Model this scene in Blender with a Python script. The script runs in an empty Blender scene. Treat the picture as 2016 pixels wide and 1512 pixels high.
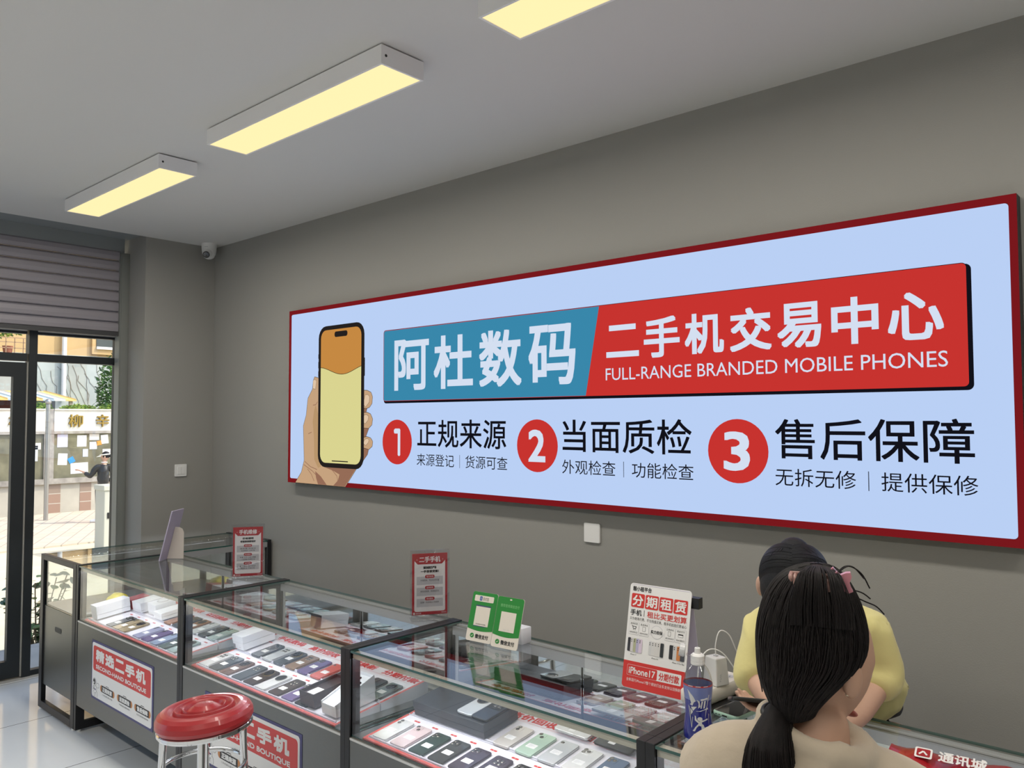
import bpy, math, random
import numpy as np
from mathutils import Vector, Matrix, noise
R = random.Random(7)
SC = bpy.context.scene
COL = SC.collection
PI = math.pi

# ------------------------------------------------------------------ camera
cd = bpy.data.cameras.new('camera'); cam = bpy.data.objects.new('camera', cd); COL.objects.link(cam)
cd.sensor_width = 36.0; cd.lens = 1570.68 / 2016 * 36.0; cd.clip_start = 0.05; cd.clip_end = 300
yaw, pitch, roll = 0.7281, 0.0438, -0.0024
fw = Vector((-math.sin(yaw)*math.cos(pitch), math.cos(yaw)*math.cos(pitch), math.sin(pitch)))
rt = Vector((math.cos(yaw), math.sin(yaw), 0)); up = rt.cross(fw)
r2 = rt*math.cos(roll) + up*math.sin(roll); u2 = -rt*math.sin(roll) + up*math.cos(roll)
M = Matrix((r2, u2, -fw)).transposed().to_4x4(); M.translation = Vector((5.4934, -2.8901, 1.6766))
cam.matrix_world = M
SC.camera = cam

# ------------------------------------------------------------------ world, sun, exposure
SC.view_settings.view_transform = 'Standard'; SC.view_settings.look = 'None'
SC.view_settings.exposure = 0.0; SC.view_settings.gamma = 1.0; SC.view_settings.use_curve_mapping = False
w = bpy.data.worlds.new('sky'); SC.world = w; w.use_nodes = True
nt = w.node_tree; bg = nt.nodes['Background']
sky = nt.nodes.new('ShaderNodeTexSky'); sky.sky_type = 'NISHITA'; sky.sun_disc = False
sky.sun_elevation = math.radians(52); sky.sun_rotation = math.radians(60); sky.air_density = 1.0; sky.dust_density = 2.5
nt.links.new(sky.outputs[0], bg.inputs[0]); bg.inputs[1].default_value = 0.40
sl = bpy.data.lights.new('sun', 'SUN'); sl.energy = 3.5; sl.angle = math.radians(0.8); sl.color = (1.0, 0.93, 0.78)
sun = bpy.data.objects.new('sun', sl); COL.objects.link(sun)
sun.rotation_euler = Vector((-0.42, -0.50, -0.76)).to_track_quat('-Z', 'Y').to_euler()
sun.location = (6, 8, 12)
try:
    SC.cycles.use_denoising = True
    SC.cycles.max_bounces = 14; SC.cycles.transparent_max_bounces = 48; SC.cycles.glossy_bounces = 8
    SC.cycles.diffuse_bounces = 6; SC.cycles.transmission_bounces = 10
    SC.cycles.sample_clamp_indirect = 6.0; SC.cycles.caustics_reflective = False; SC.cycles.caustics_refractive = False
except Exception:
    pass
LAMP_W = 14.5        # watts of each ceiling lamp
LED_W = 1.25          # watts of each counter's LED strip
SIGN = 1.0           # brightness of the lightbox face

# ------------------------------------------------------------------ materials
MATS = {}
def principled(name):
    m = bpy.data.materials.new(name); m.use_nodes = True
    return m, m.node_tree, m.node_tree.nodes['Principled BSDF']
def mat(name, col=(.8,.8,.8), rough=.5, metal=0.0, coat=0.0, spec=.5, noise_amt=0.0, noise_scale=20.0, bump=0.0, bump_scale=80.0, stretch=None, sheen=0.0):
    if name in MATS: return MATS[name]
    m, t, p = principled(name)
    p.inputs['Base Color'].default_value = (*col, 1); p.inputs['Roughness'].default_value = rough
    p.inputs['Metallic'].default_value = metal; p.inputs['Coat Weight'].default_value = coat
    p.inputs['Coat Roughness'].default_value = .06; p.inputs['Specular IOR Level'].default_value = spec
    if sheen: p.inputs['Sheen Weight'].default_value = sheen
    if noise_amt or bump:
        tc = t.nodes.new('ShaderNodeTexCoord'); src = tc.outputs['Object']
        if stretch:
            mp = t.nodes.new('ShaderNodeMapping'); mp.inputs['Scale'].default_value = stretch
            t.links.new(src, mp.inputs[0]); src = mp.outputs[0]
    if noise_amt:
        n = t.nodes.new('ShaderNodeTexNoise'); n.inputs['Scale'].default_value = noise_scale; n.inputs['Detail'].default_value = 5
        t.links.new(src, n.inputs['Vector'])
        rp = t.nodes.new('ShaderNodeValToRGB')
        rp.color_ramp.elements[0].position = .3; rp.color_ramp.elements[1].position = .7
        rp.color_ramp.elements[0].color = (*[max(0, c*(1-noise_amt)) for c in col], 1)
        rp.color_ramp.elements[1].color = (*[min(1, c*(1+noise_amt)) for c in col], 1)
        t.links.new(n.outputs[0], rp.inputs[0]); t.links.new(rp.outputs[0], p.inputs['Base Color'])
    if bump:
        n2 = t.nodes.new('ShaderNodeTexNoise'); n2.inputs['Scale'].default_value = bump_scale; n2.inputs['Detail'].default_value = 4
        t.links.new(src, n2.inputs['Vector'])
        b = t.nodes.new('ShaderNodeBump'); b.inputs['Strength'].default_value = bump; b.inputs['Distance'].default_value = .01
        t.links.new(n2.outputs[0], b.inputs['Height']); t.links.new(b.outputs[0], p.inputs['Normal'])
    MATS[name] = m
    return m
def emit(name, col, strength=1.0):
    if name in MATS: return MATS[name]
    m = bpy.data.materials.new(name); m.use_nodes = True; t = m.node_tree
    for n in list(t.nodes): t.nodes.remove(n)
    o = t.nodes.new('ShaderNodeOutputMaterial'); e = t.nodes.new('ShaderNodeEmission')
    e.inputs[0].default_value = (*col, 1); e.inputs[1].default_value = strength
    t.links.new(e.outputs[0], o.inputs[0]); MATS[name] = m
    return m
def glass(name, tint=(1,1,1), f0=.045, rough=0.0):
    """thin sheet: see-through, with a mirror coat that grows at grazing angles"""
    if name in MATS: return MATS[name]
    m = bpy.data.materials.new(name); m.use_nodes = True; t = m.node_tree
    for n in list(t.nodes): t.nodes.remove(n)
    o = t.nodes.new('ShaderNodeOutputMaterial'); mx = t.nodes.new('ShaderNodeMixShader')
    tr = t.nodes.new('ShaderNodeBsdfTransparent'); gl = t.nodes.new('ShaderNodeBsdfGlossy')
    tr.inputs[0].default_value = (*tint, 1); gl.inputs['Roughness'].default_value = rough
    lw = t.nodes.new('ShaderNodeLayerWeight'); lw.inputs[0].default_value = .5
    pw = t.nodes.new('ShaderNodeMath'); pw.operation = 'POWER'; pw.inputs[1].default_value = 5
    ma = t.nodes.new('ShaderNodeMath'); ma.operation = 'MULTIPLY_ADD'; ma.inputs[1].default_value = 1-f0; ma.inputs[2].default_value = f0
    t.links.new(lw.outputs['Facing'], pw.inputs[0]); t.links.new(pw.outputs[0], ma.inputs[0])
    t.links.new(ma.outputs[0], mx.inputs[0]); t.links.new(tr.outputs[0], mx.inputs[1]); t.links.new(gl.outputs[0], mx.inputs[2])
    t.links.new(mx.outputs[0], o.inputs[0]); MATS[name] = m
    return m

# ------------------------------------------------------------------ mesh builder
class Fr:
    """a flat frame: origin o, axes u and v, outward normal n"""
    def __init__(s, o, u, v, n): s.o, s.u, s.v, s.n = Vector(o), Vector(u), Vector(v), Vector(n)
    def __call__(s, a, b, h=0): return s.o + s.u*a + s.v*b + s.n*h
XY = Fr((0,0,0), (1,0,0), (0,1,0), (0,0,1))
GLY = {}
def glyphs(s):
    if s in GLY: return GLY[s]
    c = bpy.data.curves.new('tmp_text', 'FONT'); c.body = s; c.resolution_u = 3
    o = bpy.data.objects.new('tmp_text', c); COL.objects.link(o)
    m = bpy.data.meshes.new_from_object(o.evaluated_get(bpy.context.evaluated_depsgraph_get()))
    V = [(v.co.x, v.co.y) for v in m.vertices]; F = [tuple(p.vertices) for p in m.polygons]
    bpy.data.objects.remove(o); bpy.data.curves.remove(c); bpy.data.meshes.remove(m)
    xs = [v[0] for v in V]; ys = [v[1] for v in V]
    x0, x1, y0, y1 = min(xs), max(xs), min(ys), max(ys)
    V = [((x-x0)/max(1e-6, x1-x0), (y1-y)/max(1e-6, y1-y0)) for x, y in V]      # v runs downwards
    GLY[s] = (V, F)
    return GLY[s]
class MB:
    def __init__(s): s.v = []; s.f = []; s.m = []; s.sm = []; s.mats = []
    def mi(s, m):
        if m not in s.mats: s.mats.append(m)
        return s.mats.index(m)
    def add(s, V, F, m, smooth=False):
        b = len(s.v); k = s.mi(m); s.v += [tuple(p) for p in V]
        for f in F: s.f.append(tuple(b+i for i in f)); s.m.append(k); s.sm.append(smooth)
        return s
    def box(s, x0, y0, z0, x1, y1, z1, m, side=None):
        V = [(x0,y0,z0),(x1,y0,z0),(x1,y1,z0),(x0,y1,z0),(x0,y0,z1),(x1,y0,z1),(x1,y1,z1),(x0,y1,z1)]
        F = [(3,2,1,0),(4,5,6,7),(0,1,5,4),(1,2,6,5),(2,3,7,6),(3,0,4,7)]
        if side is None: return s.add(V, F, m)
        dx, dy, dz = abs(x1-x0), abs(y1-y0), abs(z1-z0); k = 0 if dz <= min(dx, dy) else 1 if dy <= min(dx, dz) else 2   # thinnest way = the pane's two faces
        big = {0: (0, 1), 1: (2, 4), 2: (3, 5)}[k]
        s.add(V, [F[i] for i in big], m); return s.add(V, [F[i] for i in range(6) if i not in big], side)
    def poly(s, fr, pts, m, h=0.0):
        return s.add([fr(a, b, h) for a, b in pts], [tuple(range(len(pts)))], m)
    def rect(s, fr, u0, v0, u1, v1, m, h=0.0): return s.poly(fr, [(u0,v0),(u1,v0),(u1,v1),(u0,v1)], m, h)
    def rrect(s, fr, u0, v0, u1, v1, r, m, h=0.0, n=5): return s.poly(fr, rr(u0, v0, u1, v1, r, n), m, h)
    def disc(s, fr, cu, cv, ru, rv, m, h=0.0, n=40):
        return s.poly(fr, [(cu+ru*math.cos(2*PI*i/n), cv+rv*math.sin(2*PI*i/n)) for i in range(n)], m, h)
    def line(s, fr, pts, wd, m, h=0.0):
        for (a, b), (c, d) in zip(pts[:-1], pts[1:]):
            l = math.hypot(c-a, d-b) or 1e-6; px, py = -(d-b)/l*wd/2, (c-a)/l*wd/2
            s.poly(fr, [(a+px,b+py),(c+px,d+py),(c-px,d-py),(a-px,b-py)], m, h)
        return s
    def text(s, fr, t, u0, v0, u1, v1, m, h=0.0, bold=0.0):
        V, F = glyphs(t)
        offs = [(0,0)] if not bold else [(0,0),(bold,0),(-bold,0),(0,bold),(0,-bold),(bold,bold),(-bold,-bold),(bold,-bold),(-bold,bold)]
        for i, (du, dv) in enumerate(offs):
            a0, a1, b0, b1 = u0+bold, u1-bold, v0+bold, v1-bold
            s.add([fr(a0+(a1-a0)*x+du, b0+(b1-b0)*y+dv, h+i*2e-5) for x, y in V], F, m)
        return s
    def prism(s, fr, pts, h0, h1, m, side=None, smooth=False):
        n = len(pts); V = [fr(a, b, h0) for a, b in pts] + [fr(a, b, h1) for a, b in pts]
        s.add(V, [tuple(range(n))[::-1], tuple(range(n, 2*n))], m)
        return s.add(V, [(i, (i+1)%n, n+(i+1)%n, n+i) for i in range(n)], side or m, smooth)
    def slab(s, fr, u0, v0, u1, v1, r, h0, h1, m, side=None, e=.0015, n=5):
        """rounded slab with an eased top and bottom rim"""
        L = [(e, h0), (0, h0+e), (0, h1-e), (e, h1)]; V = []; N = None
        for ins, h in L:
            p = rr(u0+ins, v0+ins, u1-ins, v1-ins, max(r-ins, .0002), n); N = len(p); V += [fr(a, b, h) for a, b in p]
        s.add(V, [tuple(range(N))[::-1]], side or m); s.add(V, [tuple(range(3*N, 4*N))], m)
        F = [(k*N+i, k*N+(i+1)%N, (k+1)*N+(i+1)%N, (k+1)*N+i) for k in range(3) for i in range(N)]
        return s.add(V, F, side or m, True)
    def lathe(s, prof, m, o=(0,0,0), n=40, smooth=True, ax='z', mats=None):
        o = Vector(o); V = []
        for r, z in prof:
            for i in range(n):
                a = 2*PI*i/n; c, d = r*math.cos(a), r*math.sin(a)
                V.append(o + (Vector((c, d, z)) if ax == 'z' else Vector((c, z, d)) if ax == 'y' else Vector((z, c, d))))
        for k in range(len(prof)-1):
            s.add(V[k*n:(k+2)*n], [(i, (i+1)%n, n+(i+1)%n, n+i) for i in range(n)], mats[k] if mats else m, smooth)
        if prof[0][0] > 1e-5: s.add(V[:n], [tuple(range(n))[::-1]], mats[0] if mats else m)
        if prof[-1][0] > 1e-5: s.add(V[-n:], [tuple(range(n))], mats[-1] if mats else m)
        return s
    def tube(s, pts, r, m, n=8, caps=True, smooth=True):
        P = [Vector(p) for p in pts]; k = len(P); rs = r if isinstance(r, (list, tuple)) else [r]*k; V = []
        t0 = (P[1]-P[0]).normalized(); a = Vector((0,0,1)) if abs(t0.z) < .9 else Vector((1,0,0)); nx = t0.cross(a).normalized()
        for i in range(k):
            t = (P[min(i+1,k-1)]-P[max(i-1,0)])
            t = t.normalized() if t.length > 1e-9 else t0
            nx = (nx - t*nx.dot(t)); nx = nx.normalized() if nx.length > 1e-6 else t.orthogonal().normalized()
            by = t.cross(nx)
            V += [P[i] + (nx*math.cos(2*PI*j/n) + by*math.sin(2*PI*j/n))*rs[i] for j in range(n)]
        F = [(i*n+j, i*n+(j+1)%n, (i+1)*n+(j+1)%n, (i+1)*n+j) for i in range(k-1) for j in range(n)]
        s.add(V, F, m, smooth)
        if caps: s.add(V[:n], [tuple(range(n))[::-1]], m); s.add(V[-n:], [tuple(range(n))], m)
        return s
    def ball(s, c, rx, ry, rz, m, nu=16, nv=10):
        c = Vector(c); V = []; F = []
        for i in range(nv+1):
            ph = PI*i/nv
            for j in range(nu):
                th = 2*PI*j/nu; V.append(c + Vector((rx*math.sin(ph)*math.cos(th), ry*math.sin(ph)*math.sin(th), rz*math.cos(ph))))
        for i in range(nv):
            for j in range(nu): F.append((i*nu+j, (i+1)*nu+j, (i+1)*nu+(j+1)%nu, i*nu+(j+1)%nu))
        return s.add(V, F, m, True)
    def mesh(s, name):
        me = bpy.data.meshes.new(name); me.from_pydata(s.v, [], s.f)
        for m in s.mats: me.materials.append(m)
        me.polygons.foreach_set('material_index', s.m); me.polygons.foreach_set('use_smooth', s.sm); me.update()
        return me
    def build(s, name, parent=None, bevel=0.0, loc=None):
        return link(name, s.mesh(name), parent, bevel, loc)
def rr(u0, v0, u1, v1, r, n=5):
    P = []
    for cx, cy, a0 in ((u1-r, v1-r, 0), (u0+r, v1-r, 90), (u0+r, v0+r, 180), (u1-r, v0+r, 270)):
        for i in range(n+1):
            a = math.radians(a0+90*i/n); P.append((cx+r*math.cos(a), cy+r*math.sin(a)))
    return P
def link(name, me, parent=None, bevel=0.0, loc=None):
    o = bpy.data.objects.new(name, me); COL.objects.link(o)
    if parent is not None: o.parent = parent
    if loc is not None: o.location = loc
    if bevel:
        b = o.modifiers.new('edge', 'BEVEL'); b.width = bevel; b.segments = 2; b.limit_method = 'ANGLE'; b.angle_limit = math.radians(50)
    return o
def tag(o, label, cat, group=None, kind=None):
    o['label'] = label; o['category'] = cat
    if group: o['group'] = group
    if kind: o['kind'] = kind
    return o
def thing(name, label, cat, loc=(0,0,0), rot=(0,0,0), group=None):
    o = bpy.data.objects.new(name, None); COL.objects.link(o); o.location = loc; o.rotation_euler = rot
    o.empty_display_size = .05
    return tag(o, label, cat, group)
def struct(o): o['kind'] = 'structure'; return o
def copy_tree(o, parent=None):
    c = o.copy(); COL.objects.link(c)
    if parent is not None: c.parent = parent
    for ch in list(o.children): copy_tree(ch, c)
    return c

# common materials
M_wall = mat('wall_paint', (.30,.295,.275), .75, bump=.06, bump_scale=220)
M_ceil = mat('ceiling_paint', (.68,.675,.655), .8)
M_wall2 = mat('bounce_wall_paint', (.62,.61,.58), .8)  # paler than the sign wall, set to bounce more light off unseen walls
M_black = mat('black_powder_coat', (.018,.018,.02), .42, .3)
M_steel = mat('brushed_steel', (.17,.17,.158), .36, .9, noise_amt=.05, noise_scale=60, stretch=(1,1,30))
M_alu = mat('aluminium', (.66,.65,.62), .42, .55)
M_chrome = mat('chrome', (.75,.75,.75), .08, 1.0)
M_white = mat('white_plastic', (.78,.78,.77), .35)
M_paper = mat('white_paper', (.80,.79,.78), .6)
M_red = mat('red_print', (.62,.035,.03), .4)
M_dred = mat('dark_red_print', (.42,.02,.03), .35)
M_ink = mat('black_ink', (.012,.012,.014), .5)
M_grey = mat('grey_print', (.52,.52,.54), .5)
M_navy = mat('navy_print', (.05,.045,.16), .45)
M_glass = glass('clear_glass', (.975,.985,.98))
M_gedge = mat('green_glass_edge', (.015,.085,.07), .15, spec=.7)
M_edge = glass('acrylic_clear', (.96,.96,.97), f0=.06)
M_mirror = mat('mirror', (.72,.74,.74), .02, 1.0)
M_shop = mat('anthracite_frame', (.020,.024,.026), .45, .2)
# ------------------------------------------------------------------ the room
H = 2.935
fl = MB()
tile, tt, tp = principled('glossy_floor_tile'); MATS['tile'] = tile
tc = tt.nodes.new('ShaderNodeTexCoord'); bk = tt.nodes.new('ShaderNodeTexBrick'); mp = tt.nodes.new('ShaderNodeMapping')
mp.inputs['Location'].default_value = (.33, .17, 0)
bk.offset = 0; bk.inputs['Scale'].default_value = 1; bk.inputs['Brick Width'].default_value = .8; bk.inputs['Row Height'].default_value = .8
bk.inputs['Mortar Size'].default_value = .003; bk.inputs['Color1'].default_value = (.86,.91,.96,1); bk.inputs['Color2'].default_value = (.88,.93,.97,1)
bk.inputs['Mortar'].default_value = (.16,.17,.18,1)
nz = tt.nodes.new('ShaderNodeTexNoise'); nz.inputs['Scale'].default_value = 2.2; nz.inputs['Detail'].default_value = 6
mxn = tt.nodes.new('ShaderNodeMixRGB'); mxn.blend_type = 'MULTIPLY'; mxn.inputs[0].default_value = .18
tt.links.new(tc.outputs['Object'], mp.inputs[0]); tt.links.new(mp.outputs[0], bk.inputs['Vector']); tt.links.new(tc.outputs['Object'], nz.inputs['Vector'])
tt.links.new(bk.outputs['Color'], mxn.inputs[1]); tt.links.new(nz.outputs[0], mxn.inputs[2]); tt.links.new(mxn.outputs[0], tp.inputs['Base Color'])
tp.inputs['Roughness'].default_value = .09; tp.inputs['Specular IOR Level'].default_value = .6
fl.box(-.44, -6.2, -.12, 9.0, 0, 0, tile); struct(fl.build('floor'))
struct(MB().box(0, -6.2, H, 9.0, 0, H+.12, M_ceil).build('ceiling'))
struct(MB().box(-.44, 0, -.12, 9.0, .2, H+.12, M_wall).build('wall_sign'))
struct(MB().box(9.0, -6.2, -.12, 9.2, .2, H+.12, M_wall2).build('wall_rear'))
struct(MB().box(-.44, -6.4, -.12, 9.0, -6.2, H+.12, M_wall2).build('wall_opposite'))
struct(MB().box(-.44, -.504, -.12, 0, -.0005, H+.02, M_wall, side=M_wall).build('wall_pillar'))
# the recess over the shutter: fascia board, roof slab
M_fascia = mat('grey_fascia', (.25,.27,.275), .7)
struct(MB().box(-.46, -6.2, H+.02, 0, -.0005, H+.12, M_fascia).build('trim_1'))
struct(MB().box(-.30, -6.2, 2.835, -.285, -.53, H+.02, M_fascia).build('trim_2'))
struct(MB().box(-.9, -6.6, 3.55, 9.4, .3, 3.75, M_fascia).build('trim_3'))
struct(MB().box(-.46, -6.2, 2.9, -.42, .2, 3.55, M_fascia).build('trim_4'))
# shop front: fixed pane between door and pillar, transoms, door leaf, more bays towards the left
XF = -.40
def bar(mb, y0, z0, y1, z1, d=.05, m=None): mb.box(XF-d/2, y0, z0, XF+d/2, y1, z1, m or M_shop)
win = MB()
bar(win, -.545, 0, -.515, 2.30); bar(win, -1.095, 0, -1.045, 2.30, .07); bar(win, -1.045, 2.065, -.545, 2.115, .06)
bar(win, -1.045, 0, -.545, .045); bar(win, -1.045, 2.245, -.545, 2.30)
bar(win, -1.045, 2.262, -.545, 2.288, .056, mat('white_rail', (.55,.54,.52), .5))
wo = struct(win.build('window_1'))
MB().box(XF-.004, -1.045, .045, XF+.004, -.545, 2.065, M_glass).build('pane', wo)
MB().box(XF-.004, -1.045, 2.115, XF+.004, -.545, 2.245, M_glass).build('transom_pane', wo)
d1 = MB()
yl, yr = -2.02, -1.105
for a, b, c, d in ((yl,.02,yl+.075,2.055),(yr-.075,.02,yr,2.055),(yl+.075,1.96,yr-.075,2.055),(yl+.075,.02,yr-.075,.13)): bar(d1, a, b, c, d, .045)
do = struct(d1.build('door_1'))
MB().box(XF-.004, yl+.075, .13, XF+.004, yr-.075, 1.96, M_glass).build('pane', do)
hd = MB(); hd.tube([(XF+.06, yl+.04, .85), (XF+.06, yl+.04, 1.25)], .011, M_chrome); hd.tube([(XF, yl+.04, .9), (XF+.06, yl+.04, .9)], .006, M_chrome); hd.tube([(XF, yl+.04, 1.2), (XF+.06, yl+.04, 1.2)], .006, M_chrome)
hd.build('handle', do)
gp = MB(); gp.box(XF-.02, -1.1045, .02, XF+.03, -1.0955, 2.055, mat('gap_light_grey', (.30,.29,.26), .5)); gp.build('gap_light_strip', do)  # pale strip stands in for light showing through the gap beside the door
w2 = MB()
bar(w2, -2.08, 0, -2.03, 2.30, .07); bar(w2, -2.03, 2.065, -1.105, 2.115, .06); bar(w2, -2.03, 2.245, -1.105, 2.30)
bar(w2, -2.03, 2.262, -1.105, 2.288, .056, MATS['white_rail'])
w2o = struct(w2.build('window_2')); MB().box(XF-.004, -2.03, 2.115, XF+.004, -1.105, 2.245, M_glass).build('transom_pane', w2o)
w3 = MB()
for y in (-3.1, -4.1, -5.1, -6.15): bar(w3, y, 0, y+.05, 2.30, .07)
bar(w3, -6.1, 2.065, -2.08, 2.115, .05); bar(w3, -6.1, 0, -2.08, .045); bar(w3, -6.1, 2.245, -2.08, 2.30)
w3o = struct(w3.build('window_3')); MB().box(XF-.004, -6.1, .045, XF+.004, -2.08, 2.245, M_glass).build('pane', w3o)
# door sill
struct(MB().box(-.52, -6.2, -.05, -.36, -.504, .012, mat('sill_stone', (.42,.41,.39), .5)).build('trim_5'))
# half-lowered roller shutter
sh = thing('roller_shutter', 'grey-mauve roller shutter half lowered above the glass door', 'shutter', (-.29, -.56, 2.29))
s = MB(); M_sh = mat('mauve_grey_slat', (.30,.28,.305), .5, .1)
z = 0.0
while z < .58:
    prof = [(0,z),(.010,z+.006),(.014,z+.03),(.012,z+.058),(.004,z+.068),(0,z+.069)]
    for (a, b), (c, d) in zip(prof[:-1], prof[1:]): s.add([(a,0,b),(a,-5.5,b),(c,-5.5,d),(c,0,d)], [(0,1,2,3)], M_sh)
    s.add([(0,0,z+.069),(0,-5.5,z+.069),(-.004,-5.5,z+.073),(-.004,0,z+.073)], [(0,1,2,3)], M_ink)
    z += .0725
s.build('slats', sh)
MB().box(-.012, -5.5, -.028, .016, 0, .0, mat('shutter_bottom', (.05,.05,.052), .5)).build('bottom_rail', sh)
MB().box(-.02, -5.5, .545, .012, 0, .565, mat('shutter_gap', (.03,.03,.035), .6)).build('gap_shade_strip', sh)  # dark strip coloured in as the shaded gap between curtain and fascia
gr = MB(); gr.box(-.33, -.567, 0, -.255, -.505, 2.85, mat('galvanised_grey', (.23,.24,.225), .5, .3)); gr.box(-.257, -.560, 0, -.250, -.516, 2.84, MATS['galvanised_grey'])
gro = tag(gr.build('shutter_guide'), 'grey metal shutter guide rail standing against the pillar', 'guide rail')
# --- ceiling lamps
M_diff = emit('lamp_diffuser', (1.0,.82,.42), 1.12)
M_lampbody = mat('lamp_white', (.88,.87,.87), .4)
def lamp(x0, y0, label, vis=True, pw=1.0):
    o = thing('ceiling_lamp', label, 'ceiling light', (x0+.591, y0+.0945, H), group='flat ceiling lamps')
    b = MB(); hx, hy = .591, .0945
    for a in ((-hx,-hy,-.072,-hx+.008,hy,-.006),(hx-.008,-hy,-.072,hx,hy,-.006),(-hx+.008,-hy,-.072,hx-.008,-hy+.008,-.006),(-hx+.008,hy-.008,-.072,hx-.008,hy,-.006),(-hx+.008,-hy+.008,-.010,hx-.008,hy-.008,-.006)): b.box(*a, M_lampbody)
    for sx in (-.35, .35): b.box(sx-.03, -.02, -.006, sx+.03, .02, 0, M_lampbody)
    for sy in (-1,): b.lathe([(.005,0),(.005,.001)], M_ink, (hx, -hy+.02, -.04), 10, ax='x'); b.lathe([(.005,-.001),(.005,0)], M_ink, (-hx, -hy+.02, -.04), 10, ax='x')
    b.build('housing', o)
    MB().box(-hx+.008, -hy+.008, -.070, hx-.008, hy-.008, -.067, M_diff).build('diffuser', o)
    l = bpy.data.lights.new('lamp_light', 'AREA'); l.shape = 'RECTANGLE'; l.size = 1.15; l.size_y = .17; l.energy = LAMP_W*pw; l.color = (1,.95,.87)
    lo = bpy.data.objects.new('lamp_light', l); COL.objects.link(lo); lo.parent = o; lo.location = (0,0,-.0735)
for x0, y0, lb in ((.608,-1.23,'flat white ceiling lamp nearest the shutter, lit warm yellow'),(2.251,-1.23,'middle ceiling lamp, whole and lit warm yellow, above the lightbox sign'),
        (3.882,-1.23,'ceiling lamp cut off by the top edge of the photo'),(5.52,-1.23,'unseen added ceiling lamp beyond the one cut off at the top edge'),
        (.608,-3.6,'unseen added ceiling lamp of the far row, nearest the shop front'),(2.251,-3.6,'second unseen added ceiling lamp of the far row from the shop front'),(3.882,-3.6,'third unseen added ceiling lamp of the far row from the shop front'),(5.52,-3.6,'last unseen added ceiling lamp of the far row, deepest in the shop')):  # far row and last near lamp are unseen, added to light the room
    lamp(x0, y0, lb)
# --- CCTV camera in the corner
cc = thing('security_camera', 'white turret security camera under the ceiling in the corner', 'camera', (.10, -.10, H))
c = MB(); c.lathe([(.052,0),(.052,-.012),(.050,-.045),(.046,-.075),(.034,-.098),(.018,-.108),(0,-.111)], M_white, n=32); c.build('housing', cc)
e = MB(); e.ball((0,0,0), .034, .034, .034, M_white); e.lathe([(.024,.0),(.024,.006),(.019,.009),(.0001,.006)], mat('lens_black', (.01,.01,.012), .1, coat=1), (0,0,.029), 24)
eo = e.build('eyeball', cc); eo.location = (.022,-.022,-.074); eo.rotation_euler = Vector((.6,-.6,-.42)).to_track_quat('Z','Y').to_euler()
MB().rect(Fr((.0335,-.0380,-.028),(.75,.66,0),(0,0,-1),(.66,-.75,0)), -.012, 0, .012, .004, M_grey, .003).build('name_strip', cc)
# --- switches
def switch(name, label, fr, gang):
    o = thing(name, label, 'switch', fr.o); f = Fr((0,0,0), fr.u, fr.v, fr.n)
    MB().slab(f, -.043, -.043, .043, .043, .006, 0, .010, M_white, e=.002).build('plate', o)
    if gang:
        for k in range(2): MB().slab(f, -.026+k*.027, -.026, -.001+k*.027, .026, .002, .008, .013, M_white, e=.001).build('rocker', o)
    return o
switch('light_switch', 'white two-rocker light switch on the pillar', Fr((.0,-.238,1.321),(0,1,0),(0,0,-1),(1,0,0)), True)
switch('blank_socket_plate', 'white blank socket plate under the lightbox sign', Fr((3.394,0,1.173),(1,0,0),(0,0,-1),(0,-1,0)), False)

# ------------------------------------------------------------------ the lightbox sign
SG = thing('lightbox_sign', 'long red-framed lightbox sign of the phone shop on the wall', 'sign', (1.071, 0, 2.364))
W, SH = 3.969, 1.0816
f = Fr((0,-.060,0), (1,0,0), (0,0,-1), (0,-1,0))
b = MB(); M_sred = mat('sign_red_frame', (.30,.013,.018), .4); M_sblk = mat('sign_black_side', (.02,.02,.022), .5)
b.box(0, -.056, -SH, W, 0, 0, M_sblk); b.build('box', SG)
b = MB()
eR = emit('sign_border', (.25,.012,.016), .75*SIGN)
for a in ((0,0,W,.027),(0,1.054,W,SH),(0,.027,.028,1.054),(3.945,.027,W,1.054)): b.rect(f, *a, eR, -.002)
b.build('border', SG)
eW = emit('sign_white', (.49,.63,.91), 1.0*SIGN); eT = emit('sign_teal', (.045,.27,.45), .9*SIGN); eRed = emit('sign_red', (.60,.035,.030), .95*SIGN)
eK = emit('sign_black', (.006,.006,.010), SIGN); eL = emit('sign_letter_white', (.66,.74,.88), 1.0*SIGN)
b = MB()
b.rrect(f, .027, .026, 3.947, 1.055, .012, eW, -.0015)
b.rrect(f, .9465, .199, 3.841, .600, .018, eK, .0002)
b.rrect(f, .943, .1945, 3.829, .590, .016, eK, .0004)
b.rrect(f, .945, .1965, 3.827, .588, .014, eRed, .0006)
P = [p for p in rr(.947,.1985, 2.6,.586,.012) if p[0] < 2]
b.poly(f, [(2.408,.1985)] + [(2.334,.586)] + P, eT, .0008)
for ch, u0, u1 in (('阿',1.037,1.316),('杜',1.354,1.640),('数',1.683,1.961),('码',2.004,2.279)): b.text(f, ch, u0, .256, u1, .532, eL, .0011, .0062)
for ch, u0, u1, v0, v1 in (('二',2.445,2.610,.288,.426),('手',2.634,2.802,.271,.437),('机',2.825,2.994,.273,.433),('交',3.019,3.185,.270,.434),('易',3.207,3.368,.270,.433),('中',3.403,3.561,.269,.432),('心',3.590,3.760,.273,.431)): b.text(f, ch, u0, v0, u1, v1, eL, .0011, .0042)
b.text(f, 'FULL-RANGE BRANDED MOBILE PHONES', 2.441, .471, 3.769, .523, eL, .0011)
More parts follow.
